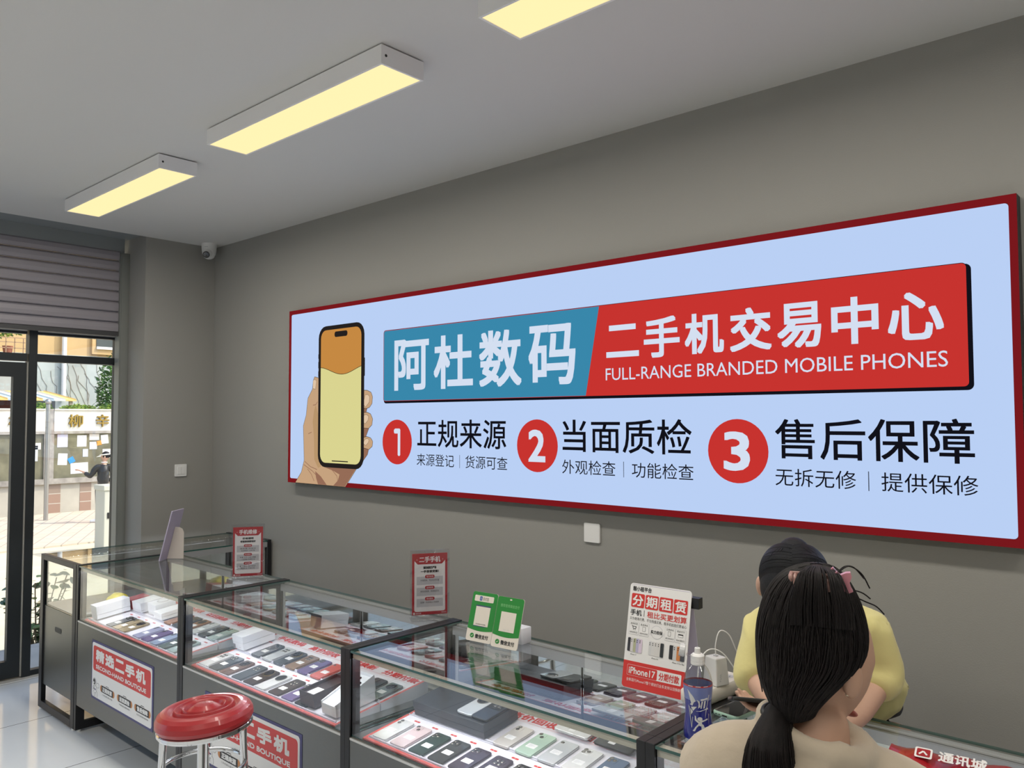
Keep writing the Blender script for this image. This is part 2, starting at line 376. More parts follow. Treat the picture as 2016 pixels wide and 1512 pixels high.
for cx, n, (u0, u1), t1, t2 in ((1.060,'1',(1.035,1.088),(1.226,1.862,'正规来源'),(1.222,1.869,'来源登记','货源可查')),(2.053,'2',(2.001,2.103),(2.203,2.850,'当面质检'),(2.200,2.857,'外观检查','功能检查')),(3.043,'3',(2.986,3.093),(3.192,3.838,'售后保障'),(3.190,3.845,'无拆无修','提供保修'))):
    b.disc(f, cx, .811, .1225, .1215, eRed, .0004); b.poly(f, [(1.045,.738),(1.082,.738),(1.088,.744),(1.088,.880),(1.083,.886),(1.072,.886),(1.067,.880),(1.067,.765),(1.040,.765),(1.035,.758),(1.035,.746)], eL, .0008) if n == '1' else b.text(f, n, u0, .737, u1, .886, eL, .0008, .0045)
    b.text(f, t1[2], t1[0], .690, t1[1], .833, eK, .0004, .0012)
    h = (t2[1]-t2[0]); b.text(f, t2[2], t2[0], .869, t2[0]+h*.437, .932, eK, .0004); b.text(f, t2[3], t2[0]+h*.562, .869, t2[1], .932, eK, .0004)
    b.rect(f, t2[0]+h*.498, .868, t2[0]+h*.502, .934, eK, .0004)
# printed hand holding a phone
eSk = emit('sign_skin', (.56,.36,.21), SIGN); eSs = emit('sign_skin_dark', (.30,.15,.095), SIGN); eSl = emit('sign_nail', (.74,.55,.38), SIGN)
eTan = emit('sign_skin_tan', (.48,.30,.15), SIGN)
eOr = emit('sign_orange', (.56,.25,.055), SIGN); eYe = emit('sign_yellow', (.70,.66,.28), SIGN); eBk = emit('sign_phone_black', (.018,.015,.014), SIGN)
hand = [(.285,.428),(.326,.436),(.338,.504),(.338,.547),(.36,.6),(.36,.7),(.36,.927),(.40,.96),(.60,.96),(.71,.965),(.658,1.019),(.600,1.079),(.090,1.079),(.154,1.013),(.183,.939),(.171,.727),(.201,.661),(.217,.559),(.265,.502),(.272,.455)]
def outl(pts, m, h, wd=.005): b.line(f, pts+[pts[0]], wd, eK, h); b.poly(f, pts, m, h+.0001)
outl(hand, eSk, .0010)
b.poly(f, [(.30,.60),(.33,.66),(.336,.74),(.334,.93),(.36,.97),(.33,.98),(.29,.93),(.285,.80),(.27,.70),(.285,.63)], eTan, .0013)
b.poly(f, [(.40,.974),(.703,.969),(.597,1.078),(.485,1.078),(.53,1.045),(.545,1.01),(.48,.99)], eSs, .0013)
b.poly(f, [(.30,1.0),(.36,1.03),(.42,1.078),(.33,1.078),(.31,1.04)], eSs, .0013)
for l in ([(.19,.945),(.25,.975),(.32,.99)],[(.18,.965),(.27,1.0),(.34,1.04),(.40,1.078)],[(.22,.99),(.26,1.02),(.29,1.06)],[(.225,.775),(.26,.765)],[(.272,.60),(.30,.598),(.32,.58)],[(.47,.985),(.52,1.02),(.53,1.05)]): b.line(f, l, .004, eSs, .0015)
outl([(.272,.450),(.292,.443),(.306,.455),(.296,.503),(.268,.497)], eSl, .0015, .003)
for g in ([(.772,.62),(.802,.62),(.785,.66),(.77,.66)],[(.768,.73),(.818,.735),(.79,.785),(.768,.795)],[(.768,.845),(.815,.856),(.806,.885),(.768,.920)]): outl(g, eSs, .0012, .004)
for fg in ([(.76,.522),(.80,.524),(.835,.536),(.848,.560),(.844,.598),(.822,.619),(.790,.626),(.76,.62)],[(.76,.650),(.80,.648),(.832,.658),(.850,.685),(.844,.718),(.815,.738),(.76,.735)],[(.76,.792),(.80,.786),(.834,.793),(.852,.812),(.848,.838),(.818,.857),(.76,.846)]): outl(fg, eSk, .0016, .005)
for nl in ([(.785,.549),(.808,.548),(.822,.560),(.818,.591),(.786,.618),(.765,.597)],[(.776,.662),(.800,.662),(.814,.672),(.809,.692),(.783,.713),(.762,.698)],[(.785,.800),(.806,.797),(.819,.803),(.812,.819),(.791,.835),(.766,.823)]): outl(nl, eSl, .0020, .003)
for a in ((.325,.292,.335,.320),(.325,.338,.335,.378),(.325,.395,.335,.43),(.768,.335,.779,.44)): b.rrect(f, *a, .003, eBk, .0022)
b.rrect(f, .300+.028, .127, .774, .973, .072, eBk, .0024); b.rrect(f, .352, .152, .746, .946, .050, eOr, .0027)
wv = [(.352+.394*i/24, .398+.024*math.sin(-1.3+i/24*5.2)) for i in range(25)]
low = [q for q in rr(.352,.152,.746,.946,.050) if q[1] > .6]            # right-bottom .. left-bottom
b.poly(f, wv + low, eYe, .0029); b.line(f, wv, .003, eK, .0031)
b.rrect(f, .489, .166, .615, .199, .014, eBk, .0031); b.rrect(f, .470, .930, .628, .936, .003, eBk, .0031)
b.build('sign_face', SG)
# ------------------------------------------------------------------ glass counters
D = .538; HC = .892
M_led = emit('led_dot', (.86,.90,1.0), 170.0)
M_chan = mat('led_channel', (.50,.46,.38), .45, .2)
M_deck = mat('deck_steel', (.34,.34,.33), .3, .8)
def counter(label, loc, rot, L=1.2, mirror=True, group='glass phone counters'):
    o = thing('display_counter', label, 'counter', loc, (0,0,rot), group)
    for x in (0, L-.026):
        b = MB()
        b.box(x, 0, .012, x+.026, .045, HC, M_black); b.box(x, D-.045, .012, x+.026, D, HC, M_black)
        b.box(x, .045, HC-.030, x+.026, D-.045, HC, M_black); b.box(x, .045, .012, x+.026, D-.045, .052, M_black)
        for y in (.022, D-.022): b.lathe([(.012,0),(.012,.012)], M_white, (x+.013, y, 0), 12)
        b.build('end_frame', o, .0015)
        q = MB(); q.box(x+.009, .045, .148, x+.017, D-.045, .600, M_steel)
        eo = q.build('end_panel', o)
        fr = Fr((x+.0175 if x > .1 else x+.0085, D/2, .49), (0,1,0), (0,0,1), (1 if x > .1 else -1, 0, 0))
        MB().rrect(fr, -.050, -.014, .050, .014, .013, M_ink, .0006).build('hand_slot', eo)
        MB().box(x+.010, .045, .603, x+.016, D-.045, HC-.030, M_glass, M_gedge).build('end_glass', o)
    a, z = .026, L-.026
    MB().box(a, .002, .148, z, .012, .590, M_steel).box(a, .001, .590, z, .016, .5975, M_alu).build('front_panel', o)
    MB().box(a, D-.014, .148, z, D-.004, .590, M_steel).build('rear_panel', o)
    MB().box(a, .012, .590, z, D-.008, .603, M_deck).build('deck', o)
    MB().box(a, .012, .150, z, D-.014, .158, M_steel).build('base_panel', o)
    MB().box(a, .006, .603, z, .012, .8815, M_glass, M_gedge).build('front_glass', o)
    MB().box(a+.001, .002, .8815, z-.001, D-.002, .8890, M_glass, M_gedge).build('top_glass', o)
    s = MB(); s.box(a, .0135, .860, z, .040, .8805, M_chan)
    so = s.build('led_channel', o)
    d = MB(); n = 46
    for i in range(n):
        x = a+.02+(z-a-.04)*i/(n-1); d.box(x-.0035, .025, .8585, x+.0035, .031, .8600, M_led)
    d.build('led_dots', so)
    l = bpy.data.lights.new('led_light', 'AREA'); l.shape = 'RECTANGLE'; l.size = z-a-.06; l.size_y = .012; l.energy = LED_W; l.color = (.86,.90,1.0)
    lo = bpy.data.objects.new('led_light', l); COL.objects.link(lo); lo.parent = o; lo.location = ((a+z)/2, .034, .8575); lo.rotation_euler = (math.radians(20), 0, 0)
    r = MB(); r.box(a, D-.052, .846, z, D-.030, .8765, mat('rail_grey', (.40,.41,.42), .4, .4)); r.box(a, D-.030, .846, z, D-.012, .8812, M_alu); r.box(a, D-.012, .846, z, D-.004, .878, MATS['rail_grey']); r.box(a, D-.040, .8765, z, D-.0385, .8775, M_ink)
    ro = r.build('door_rail', o)
    r = MB(); r.box(a, D-.050, .603, z, D-.006, .612, M_alu); r.build('door_track', o)
    md = M_mirror if mirror else M_glass
    for k, (x0, x1, y) in enumerate(((a, L/2+.03, D-.037), (L/2-.03, z, D-.029))):
        q = MB(); q.box(x0, y, .612, x1, y+.004, .846, md)
        do = q.build('sliding_door', o)
        q = MB(); q.box(x0, y-.002, .612, x0+.016, y+.006, .846, M_alu); None if k else q.build('door_stile', do); MB().box(x1-.016, y-.002, .612, x1, y+.006, .846, M_alu).build('door_stile', do) if k else None
    return o
XJ = .8187; YF = -1.2016
NAMES = ['the counter nearest the door','the counter behind the stool','the counter with green cards','the counter by the customer']
counter('glass counter standing end-on to the sign wall, beside the door', (.275, -.012, 0), -PI/2, 1.19, False)
counter('glass counter in the row nearest the door, red poster on its whole front', (XJ, YF, 0), 0)
counter('glass counter of the row with the red stool in front of it', (XJ+1.2, YF, 0), 0)
counter('glass counter of the row with two green payment cards on top', (XJ+2.4, YF, 0), 0)
counter('glass counter of the row under the water bottle, by the seated customer', (XJ+3.6, YF, 0), 0)

# ------------------------------------------------------------------ posters on the counter fronts
M_org = mat('orange_print', (.55,.22,.06), .45)
def counter_poster(x, label):
    o = thing('counter_poster', label, 'poster', (x, YF+.002, .535), group='posters on the counter fronts')
    f = Fr((0,0,0), (1,0,0), (0,0,-1), (0,-1,0)); b = MB()
    b.box(0, -.0016, -.298, .716, 0, 0, M_navy)
    b.rrect(f, .008, .011, .702, .287, .014, M_paper, .0019); b.rrect(f, .021, .026, .690, .152, .016, M_red, .0022)
    for i, ch in enumerate('精选二手机'): b.text(f, ch, .055+i*.119, .041, .055+i*.119+.105, .101, M_paper, .0025, .0035)
    b.text(f, 'SECOND-HAND BOUTIQUE', .058, .118, .642, .142, M_paper, .0025, .001)
    # little astronaut drawing
    K, Wt = M_ink, M_paper
    for (cx, cy, ru, rv) in ((.042,.212,.022,.021),(.050,.246,.020,.020),(.036,.272,.012,.016),(.068,.272,.012,.018),(.084,.222,.017,.013),(.030,.243,.011,.010)):
        b.disc(f, cx, cy, ru, rv, K, .0023, 20); b.disc(f, cx, cy, ru-.0016, rv-.0016, Wt, .0025, 20)
    b.disc(f, cx-.0 if False else .040, .210, .015, .015, K, .0027, 20); b.disc(f, .035, .215, .006, .006, Wt, .0029, 14); b.rect(f, .042, .244, .060, .250, M_navy, .0028)
    for u, t, sub in ((.114,'正规来源','二手机源头登记可查'),(.320,'当面质检','外观功能当面检查好'),(.518,'售后保障','无拆无修提供保修单')):
        b.rrect(f, u, .210, u+.176, .243, .016, M_org, .0022); b.rect(f, u+.018, .210, u+.158, .243, M_ink, .0024)
        b.line(f, [(u+.07,.210),(u+.073,.204),(u+.103,.204),(u+.106,.210)], .003, M_ink, .0022)
        b.text(f, t, u+.030, .2145, u+.146, .2385, M_paper, .0027, .0014); b.text(f, sub, u+.026, .251, u+.150, .259, M_ink, .0022)
    b.build('sheet', o)
counter_poster(XJ+.230, 'red and white second-hand phone poster, seen whole, left of the stool')
counter_poster(XJ+1.2+.230, 'red and white second-hand phone poster half hidden by the red stool')

# ------------------------------------------------------------------ sloping trays
TL = .12; TA = math.atan(TL); TC, TS = math.cos(TA), math.sin(TA)
def tz(y): return .607 + TL*(y+1.2)
M_tray = mat('tray_white', (.78,.76,.82), .35); M_trayred = mat('tray_red', (.60,.10,.085), .4)
M_acr = mat('acrylic_rail', (.70,.68,.76), .12, coat=.6)
def tray(ci, x0, x1, rear):
    n = NAMES[ci]
    o = thing('display_tray', ('rear' if rear else 'front') + ' sloping white phone tray with red rim in ' + n, 'tray', (x0, -1.188 if not rear else -.984, .603), group='sloping phone trays')
    oy = o.location.y; y0, y1 = (-1.188, -.990) if not rear else (-.984, -.752); w_ = x1-x0
    zz = lambda y: tz(y)-.603
    b = MB(); side = Fr((0,0,0), (0,1,0), (0,0,1), (1,0,0))
    b.prism(side, [(0,.0005),(y1-y0,.0005),(y1-y0,zz(y1)),(0,zz(y0))], 0, w_, M_tray)
    b.build('base', o)
    f = Fr((0,0,zz(y0)), (1,0,0), (0,TC,TS), (0,-TS,TC)); ln = (y1-y0)/TC
    b = MB(); t = .012
    for a in (((0,0,w_,t) if not rear else (0,ln-.006,w_,ln)), (0,t if not rear else 0,t,ln), (w_-t,t if not rear else 0,w_,ln)): b.rect(f, *a, M_trayred, .0005)
    if not rear: b.add([(0,-.0006,.001),(w_,-.0006,.001),(w_,-.0006,zz(y0)),(0,-.0006,zz(y0))], [(0,1,2,3)], M_trayred)
    b.build('red_rim', o)
    b = MB(); b.slab(f, .016, .014 if not rear else .003, w_-.016, .020 if not rear else .009, .002, .0006, .006, M_acr); b.build('acrylic_rail', o)
    u = .075
    while u < w_-.05:
        vt = ln-.022 if not rear else .138
        b = MB(); b.rrect(f, u-.013, vt-.004, u+.015, vt+.004, .003, M_red, .0006); b.text(Fr(f(0,0), f.u, -f.v, f.n), '￥', u-.002, -(vt+.003), u+.004, -(vt-.003), M_paper, .0009); b.build('price_tag', o)
        u += .0905
    if rear:
        b = MB(); fx = Fr(f(0, ln), f.u, -f.v, f.n)
        for i, s in enumerate(('手机数码','高价回收','以旧换新','分期付款')):
            if .06+i*.255+.22 < w_: b.text(fx, s, .06+i*.255, .018, .06+i*.255+.205, .056, M_red, .0008, .0016)
        b.rect(fx, .05, .062, w_-.05, .0628, M_red, .0007); b.rect(fx, .05, .066, w_-.05, .0664, M_red, .0007)
        b.build('header_lettering', o)
    return o
TX = [(.905,1.955),(2.098,3.145),(3.300,4.345),(4.520,5.570)]
for ci, (a, c) in enumerate(TX):
    tray(ci, a, c, False); tray(ci, a, c, True)

# ------------------------------------------------------------------ phones
PC = {'white':(.74,.74,.73),'pink':(.72,.58,.58),'dark green':(.045,.075,.065),'graphite':(.055,.06,.062),'deep purple':(.075,.06,.085),'black':(.016,.017,.02),'starlight':(.68,.64,.60),
      'mint green':(.52,.68,.55),'silver':(.60,.62,.63),'blue':(.12,.17,.26),'slate grey':(.10,.115,.13),'brown':(.20,.125,.10),'dark brown':(.07,.05,.045),'tan':(.30,.19,.125),
      'purple':(.17,.12,.27),'coral red':(.66,.14,.11),'gold':(.46,.36,.22),'lavender':(.42,.42,.60),'pale blue':(.33,.40,.55),'orange':(.42,.19,.09),'teal grey':(.16,.21,.21),'pale cyan':(.50,.62,.60)}
M_ring = mat('lens_ring', (.55,.53,.50), .2, 1.0); M_lens = mat('lens_glass', (.008,.008,.012), .06, coat=1)
PM = {}
def pmesh(key, fn):
    if key not in PM: PM[key] = fn().mesh(key[0])
    return PM[key]
PW, PL, PH = .0695, .136, .0082
CAMS = {'two diagonal lenses':'dd','two stacked lenses':'dv','three lenses':'tri','a round camera':'rnd','a square camera':'sq','four lenses':'quad','one lens':'one','a gold-ringed camera':'gold'}
def cam_mesh(kind, col):
    b = MB(); c = mat('phone_'+col, PC[col], .22, .15, coat=.8)
    def lens(x, y, r, h=.0010): b.lathe([(r,0),(r,h),(r*.86,h+.0004)], M_ring, (x,y,0), 18); b.lathe([(r*.84,0),(r*.80,h+.0005),(.0001,h+.0001)], M_lens, (x,y,0), 18)
    if kind in ('dd','dv','tri','sq'):
        b.slab(XY, -.031, .033, -.0005, .0635, .008, 0, .0014, c, e=.0005); z = .0014
        P = {'dd':((-.023,.056),(-.0085,.041)),'dv':((-.016,.0555),(-.016,.041)),'tri':((-.0235,.0555),(-.0235,.0405),(-.0085,.048)),'sq':((-.0235,.0555),(-.0235,.0405),(-.0085,.0555),(-.0085,.0405))}[kind]
        for x, y in P:
            b.lathe([(.0066,z),(.0066,z+.0016),(.0056,z+.002)], M_ring, (x,y,0), 18); b.lathe([(.0055,z),(.0055,z+.0021),(.0001,z+.0015)], M_lens, (x,y,0), 18)
    elif kind in ('rnd','gold'):
        rg = M_ring if kind == 'rnd' else mat('gold_ring', (.62,.47,.25), .2, 1.0)
        b.lathe([(.0245,0),(.0245,.0022),(.0215,.0028)], rg, (0,.036,0), 36); b.lathe([(.0214,0),(.0212,.0029),(.0001,.0029)], M_lens, (0,.036,0), 36)
        for a in (45,135,225,315): b.lathe([(.0052,.0028),(.0052,.0034),(.0001,.0030)], M_lens, (.011*math.cos(math.radians(a)), .036+.011*math.sin(math.radians(a)), 0), 14)
    elif kind == 'quad':
        b.lathe([(.023,0),(.0225,.0012)], c, (0,.036,0), 30)
        for a in (45,135,225,315): lens(.0115*math.cos(math.radians(a)), .036+.0115*math.sin(math.radians(a)), .0068, .0022)
    elif kind == 'one': lens(-.022, .053, .0065)
    return b
def body_mesh(col):
    b = MB(); c = mat('phone_'+col, PC[col], .22, .15, coat=.8); s = mat('phone_side_'+col, [v*.8+.03 for v in PC[col]], .25, .7)
    return b.slab(XY, -PW/2, -PL/2, PW/2, PL/2, .0105, 0, PH, c, s, e=.0013, n=6)
def label_mesh():
    b = MB(); b.slab(XY, -.018, -.012, .018, .012, .002, 0, .0003, M_paper, e=.0001)
    for i in range(4): b.rect(XY, -.013, -.008+i*.0048, -.013+.008+.005*(i%3)+.004, -.0062+i*.0048, M_grey, .0005)
    return b
ORD = ['first','second','third','fourth','fifth','sixth','seventh','eighth','ninth','tenth','eleventh','twelfth']
def phone(x, y, col, kind, label, stick=True, rz=0.0, group=None, z=None, flat=False):
    a = 0 if flat else TA
    zz = (tz(y) if z is None else z) + .0011
    o = thing('mobile_phone', label, 'phone', (x, y, zz), (0,0,0), group)
    m = Matrix.Rotation(a, 4, 'X') @ Matrix.Rotation(rz, 4, 'Z'); o.rotation_euler = m.to_euler()
    k = CAMS[kind]
    link('body', pmesh(('phone_body', col), lambda: body_mesh(col)), o)
    link('camera_module', pmesh(('camera_module', k, col), lambda: cam_mesh(k, col)), o, loc=(0, -.0015, PH-.0002))
    if stick: link('price_label', pmesh(('price_label',), label_mesh), o, loc=(R.uniform(-.004,.004), R.uniform(-.020,-.002), PH+.0001))
    return o
F0, B0 = -1.103, -.921
def row(ci, front, items):
    """items: (left edge x, colour, camera, sticker); labels count from the left"""
    for i, it in enumerate(items):
        x, col, kind = it[0]+PW/2-.001, it[1], it[2]; st = it[3] if len(it) > 3 else True
        n = NAMES[ci].replace('the counter', 'counter')
        lb = f"{col} phone with {kind.replace('a ','')}, {ORD[i]} from left, {'front' if front else 'rear'} row, {n}"
        phone(x, F0 if front else B0, col, kind, lb, st, group=('front' if front else 'rear')+' row phones in '+n)
row(0, True, [(1.135,'black','a square camera'),(1.215,'gold','a square camera'),(1.290,'gold','a round camera'),(1.452,'lavender','two stacked lenses'),(1.548,'purple','two stacked lenses'),(1.640,'pale blue','two stacked lenses'),(1.733,'teal grey','a square camera'),(1.825,'pale cyan','a round camera')])
row(0, False, [(1.395,'orange','three lenses',False),(1.485,'slate grey','a round camera'),(1.575,'orange','a gold-ringed camera'),(1.665,'white','two stacked lenses'),(1.755,'slate grey','a round camera'),(1.845,'pale cyan','two stacked lenses')])
row(1, True, [(2.127,'white','four lenses'),(2.212,'slate grey','a square camera'),(2.302,'brown','a round camera'),(2.402,'slate grey','four lenses',False),(2.494,'dark brown','a gold-ringed camera'),(2.584,'white','a round camera',False),(2.680,'dark brown','four lenses'),(2.772,'purple','three lenses'),(2.862,'black','a square camera')])
row(1, False, [(2.243,'slate grey','a round camera'),(2.333,'silver','four lenses',False),(2.420,'slate grey','a gold-ringed camera'),(2.510,'tan','four lenses'),(2.600,'purple','a square camera'),(2.692,'coral red','one lens'),(2.784,'black','a round camera'),(2.874,'coral red','a square camera'),(2.964,'slate grey','a square camera',False),(3.054,'teal grey','a round camera')])
row(2, True, [(3.326,'white','two stacked lenses'),(3.416,'pink','two diagonal lenses'),(3.507,'dark green','three lenses'),(3.598,'graphite','three lenses'),(3.689,'deep purple','three lenses'),(3.780,'deep purple','four lenses'),(3.871,'black','three lenses'),(3.962,'slate grey','three lenses'),(4.053,'black','two diagonal lenses'),(4.144,'blue','three lenses'),(4.235,'white','two diagonal lenses')])
row(2, False, [(3.708,'starlight','two stacked lenses'),(3.803,'mint green','two diagonal lenses'),(3.893,'silver','one lens'),(3.985,'white','three lenses'),(4.080,'blue','three lenses'),(4.173,'black','three lenses'),(4.262,'starlight','two stacked lenses')])
phone(3.900, -.795, 'white', 'one lens', 'white phone lying crosswise over the tray lettering, counter with green cards', True, -PI/2, z=tz(-.795)+.012)
phone(4.062, -.800, 'black', 'three lenses', 'black phone lying crosswise beside a white one, counter with green cards', True, -PI/2, z=tz(-.80)+.012)
row(3, True, [(4.60,'black','three lenses'),(4.69,'white','three lenses'),(4.78,'blue','two diagonal lenses'),(4.87,'silver','three lenses'),(4.96,'white','two stacked lenses'),(5.05,'graphite','three lenses'),(5.14,'gold','three lenses'),(5.23,'starlight','two diagonal lenses')])
row(3, False, [(4.62,'slate grey','a round camera'),(4.71,'silver','three lenses'),(4.80,'white','two stacked lenses'),(4.89,'graphite','a square camera'),(4.98,'white','a round camera'),(5.07,'black','four lenses'),(5.16,'silver','two diagonal lenses'),(5.25,'pale blue','two stacked lenses')])

# ------------------------------------------------------------------ boxes among the phones
M_boxw = mat('box_white', (.76,.77,.80), .45); M_boxd = mat('box_slate', (.042,.047,.055), .45); M_boxk = mat('box_dark_brown', (.045,.032,.035), .35)
def onslope(o, x, y, z=None): o.location = (x, y, (tz(y) if z is None else z)+.0075); o.rotation_euler = (TA, 0, 0); return o
def lid_box(label, x, y, w_, l_, h_, m, lip=.6, group=None, name='phone_box'):
    o = onslope(thing(name, label, 'box', group=group), x, y)
    MB().box(-w_/2+.001, -l_/2+.001, 0, w_/2-.001, l_/2-.001, h_*(1-lip)+.002, m).build('base', o, .001)
    b = MB(); b.box(-w_/2, -l_/2, h_*(1-lip)+.003, w_/2, l_/2, h_, m); lo = b.build('lid', o, .0012)
    return o
# large slate presentation box with two phones let into its lid
o = onslope(thing('presentation_box', 'large dark slate presentation box holding two phones, behind the white phone', 'box'), 3.505, -.905)
MB().box(-.170, -.083, 0, .170, .083, .022, M_boxd).build('base', o, .001)
MB().box(-.172, -.085, .023, .172, .085, .050, M_boxd).build('lid', o, .0015)
MB().text(Fr((0,0,.0502),(1,0,0),(0,-1,0),(0,0,1)), 'NOVA' if False else '手机', -.10, -.012, -.05, .012, mat('box_emboss', (.05,.055,.06), .3), .0005).build('embossed_mark', o)
for x, c, k, lb in ((3.575,'silver','a round camera','silver phone with big round camera lying in the slate presentation box'),(3.645,'black','four lenses','black phone face lying at the right end of the slate presentation box')):
    p = phone(x, -.918, c, k, lb, False, 0); p.location.z = tz(-.918)+.0605
# white lidded box left in the second counter, its label on the end
o = lid_box('tall white lidded phone box left of the rear row, counter behind the stool', 2.135, -.905, .090, .165, .062, M_boxw, .55)
b = MB(); f = Fr((0,-.0825,.0),(1,0,0),(0,0,1),(0,-1,0))
for i in range(4): b.rect(f, -.040, .004+i*.0045, -.020, .0065+i*.0045, M_ink, .0004)
b.rect(f, .012, .010, .024, .013, M_grey, .0004); b.build('barcode_label', o)
# dark open box and white slanted box at the right end of the second counter
o = onslope(thing('open_box', 'dark brown open phone box beside the white slanted box', 'box'), 2.935, -1.075)
MB().box(-.045,-.085,0,.045,.085,.004,M_boxk).box(-.045,-.085,.004,-.041,.085,.052,M_boxk).box(.041,-.085,.004,.045,.085,.052,M_boxk).box(-.041,-.085,.004,.041,-.081,.052,M_boxk).box(-.041,.081,.004,.041,.085,.052,M_boxk).build('tray_body', o)
MB().box(-.020,-.07,.042,.025,-.02,.043,M_paper).box(-.040,-.08,.036,.040,.08,.041,M_boxk).build('insert', o)
def slant_box(label, x, y, word):
    o = onslope(thing('slanted_phone_box', label, 'box'), x, y)
    MB().box(-.043,-.088,0,.043,.088,.030,M_boxw).build('base', o, .001)
    s = Fr((0,0,0),(0,1,0),(0,0,1),(1,0,0))
    MB().prism(s, [(-.088,.031),(.088,.031),(.088,.092),(-.088,.046)], .039, .043, M_boxw).prism(s, [(-.088,.031),(.088,.031),(.088,.092),(-.088,.046)], -.043, -.039, M_boxw).prism(s, [(-.088,.031),(.088,.031),(.088,.080),(-.088,.040)], -.039, .039, M_boxw).box(-.043,.0885,.031,.043,.092,.092,M_boxw).build('slanted_lid', o)
    sl = Fr((0,-.088,.0405),(1,0,0),(0,.975,.222),(0,-.222,.975)); b = MB()
    for u, v in ((-.014,.135),(.012,.135),(-.014,.158)): b.disc(sl, u, v, .009, .009, M_lens, .0012, 18)
    b.rect(sl, .0,.06,.03,.0612,M_grey,.0012); b.build('picture', o)
    if word: MB().text(Fr((.043,0,.0),(0,-1,0),(0,0,1),(1,0,0)), word, .030, .010, .062, .022, M_ink, .0006).build('brand_lettering', o)
    return o
slant_box('white slanted box with upside-down lettering on its side, against the black frame', 3.075, -1.075, 'REDMI')
# first counter: white box, red thin box, yellow bag, more boxes
lid_box('long white box at the left end of the counter nearest the door', .970, -1.075, .075, .175, .070, M_boxw, .7)
o = lid_box('thin red and white box lying behind the long white box', .965, -.930, .085, .100, .050, mat('box_red', (.40,.05,.06), .35), .4)
lid_box('white square box behind the gold phones, counter nearest the door', 1.075, -.925, .105, .120, .052, M_boxw, .8)
o = lid_box('white box with round picture in the rear row, counter nearest the door', 1.215, -.910, .095, .110, .058, M_boxw, .85)
MB().disc(XY, 0, .01, .032, .032, M_grey, .0592, 30).disc(XY, 0, .01, .024, .024, M_boxw, .0596, 30).build('round_picture', o)
lid_box('flat white box right of the round-picture box', 1.325, -.915, .090, .140, .036, M_boxw, .6)
yb = MB(); M_yel = mat('yellow_plastic', (.66,.56,.05), .22, coat=.4)
yb.ball((0,0,0), .062, .055, .045, M_yel, 20, 12)
yb.v = [tuple(Vector(p)*(1+.16*noise.noise(Vector(p)*38))) for p in yb.v]
y_ = yb.build('yellow_bag'); y_.location = (.862, -1.0, .672); tag(y_, 'crumpled yellow plastic bag in the counter nearest the door', 'bag')
# ------------------------------------------------------------------ things standing on the counters
ZT = .8895
def stand(x, y, rz, title, l1, secs, label):
    """clear acrylic poster holder on a foot, red-framed card inside"""
    o = thing('poster_stand', label, 'sign', (x, y, ZT), (0,0,rz), 'acrylic poster stands')
    MB().slab(XY, -.075, -.033, .075, .033, .004, .0004, .006, M_edge, e=.001).slab(XY, -.070, -.012, .070, .012, .002, .006, .020, M_edge, e=.001).build('foot', o)
    f = Fr((0,-.0035,.272), (1,0,0), (0,0,-1), (0,-1,0))
    MB().box(-.078, -.0045, .020, .078, -.0030, .272, M_edge).box(-.078, .0022, .020, .078, .0037, .272, M_edge).build('acrylic_sheets', o)
    b = MB(); fr = Fr((0,0,.272), (1,0,0), (0,0,-1), (0,-1,0))
    b.box(-.070, -.0012, .020, .070, .0008, .258, M_dred)
    b.rrect(fr, -.061, .030, .061, .240, .008, M_paper, .0016)
    b.poly(fr, [(-.061,.030),(.061,.030),(.061,.042),(.048,.056),(-.048,.056),(-.061,.042)], M_dred, .0018)
    b.text(fr, title, -.042, .026, .042, .049, M_paper, .0020, .0006)
    for sx in (-1, 1): b.disc(fr, sx*.051, .038, .0014, .0014, M_paper, .002, 10)
    for i, t in enumerate(l1): b.text(fr, t, -.020-.010*i*(1 if len(t) > 4 else 0)-.006, .064+i*.015, .020+.010*i*(1 if len(t) > 4 else 0)+.006, .0745+i*.015, M_ink, .0018, .0006)
    for i, (h, t) in enumerate(secs):
        v = .104+i*.043
        b.rect(fr, -.052, v, .052, v+.032, M_grey, .0018); b.rrect(fr, -.019, v-.006, .019, v+.007, .006, M_dred, .0020)
        b.text(fr, h, -.013, v-.003, .013, v+.004, M_paper, .0022)
        for j, q in enumerate(t): b.text(fr, q, -.037+.004*j, v+.011+j*.010, .037-.004*j, v+.0185+j*.010, M_ink, .0020)
    b.rrect(fr, -.066, .2425, -.058, .2505, .0015, M_paper, .0016); b.rect(fr, -.0635, .245, -.0605, .248, M_dred, .0018)
    b.text(fr, '通讯城', -.055, .2435, -.034, .2495, M_paper, .0016); b.text(fr, '诚信经营', .046, .2435, .066, .248, M_paper, .0016)
    b.build('card', o)
    r = MB()
    for sx in (-.014, .014): r.tube([(sx+.008*math.cos(a), -.005+.004*math.sin(2*a), .268+.008*math.sin(a)) for a in [2*PI*i/14 for i in range(15)]], .0008, M_edge, 6, False)
    r.build('rings', o)
    return o
stand(1.885, -.800, .57+.42, '手机维修', ('价格透明','老板维修都说好'), (('维修范围',('换屏幕 换电池','各品牌维修 立等可取')),('专业维修',('苹果 华为 小米 荣耀','一年质保 免费检测')),('售后保障',('原厂配件 当天修好','数据安全 不拆外壳'))), 'acrylic stand with red card, on the join nearest the door')
stand(3.135, -.735, .57+.42, '二手手机', ('通讯城官方严选','一手靠谱货源！'), (('官方检测',('外观验机、专业检测可查',)),('品质保障',('假机拆机赔偿、质保售后无忧',)),('售后服务',('实体一年质保人为除外',))), 'acrylic stand with red card, left of the two green cards')

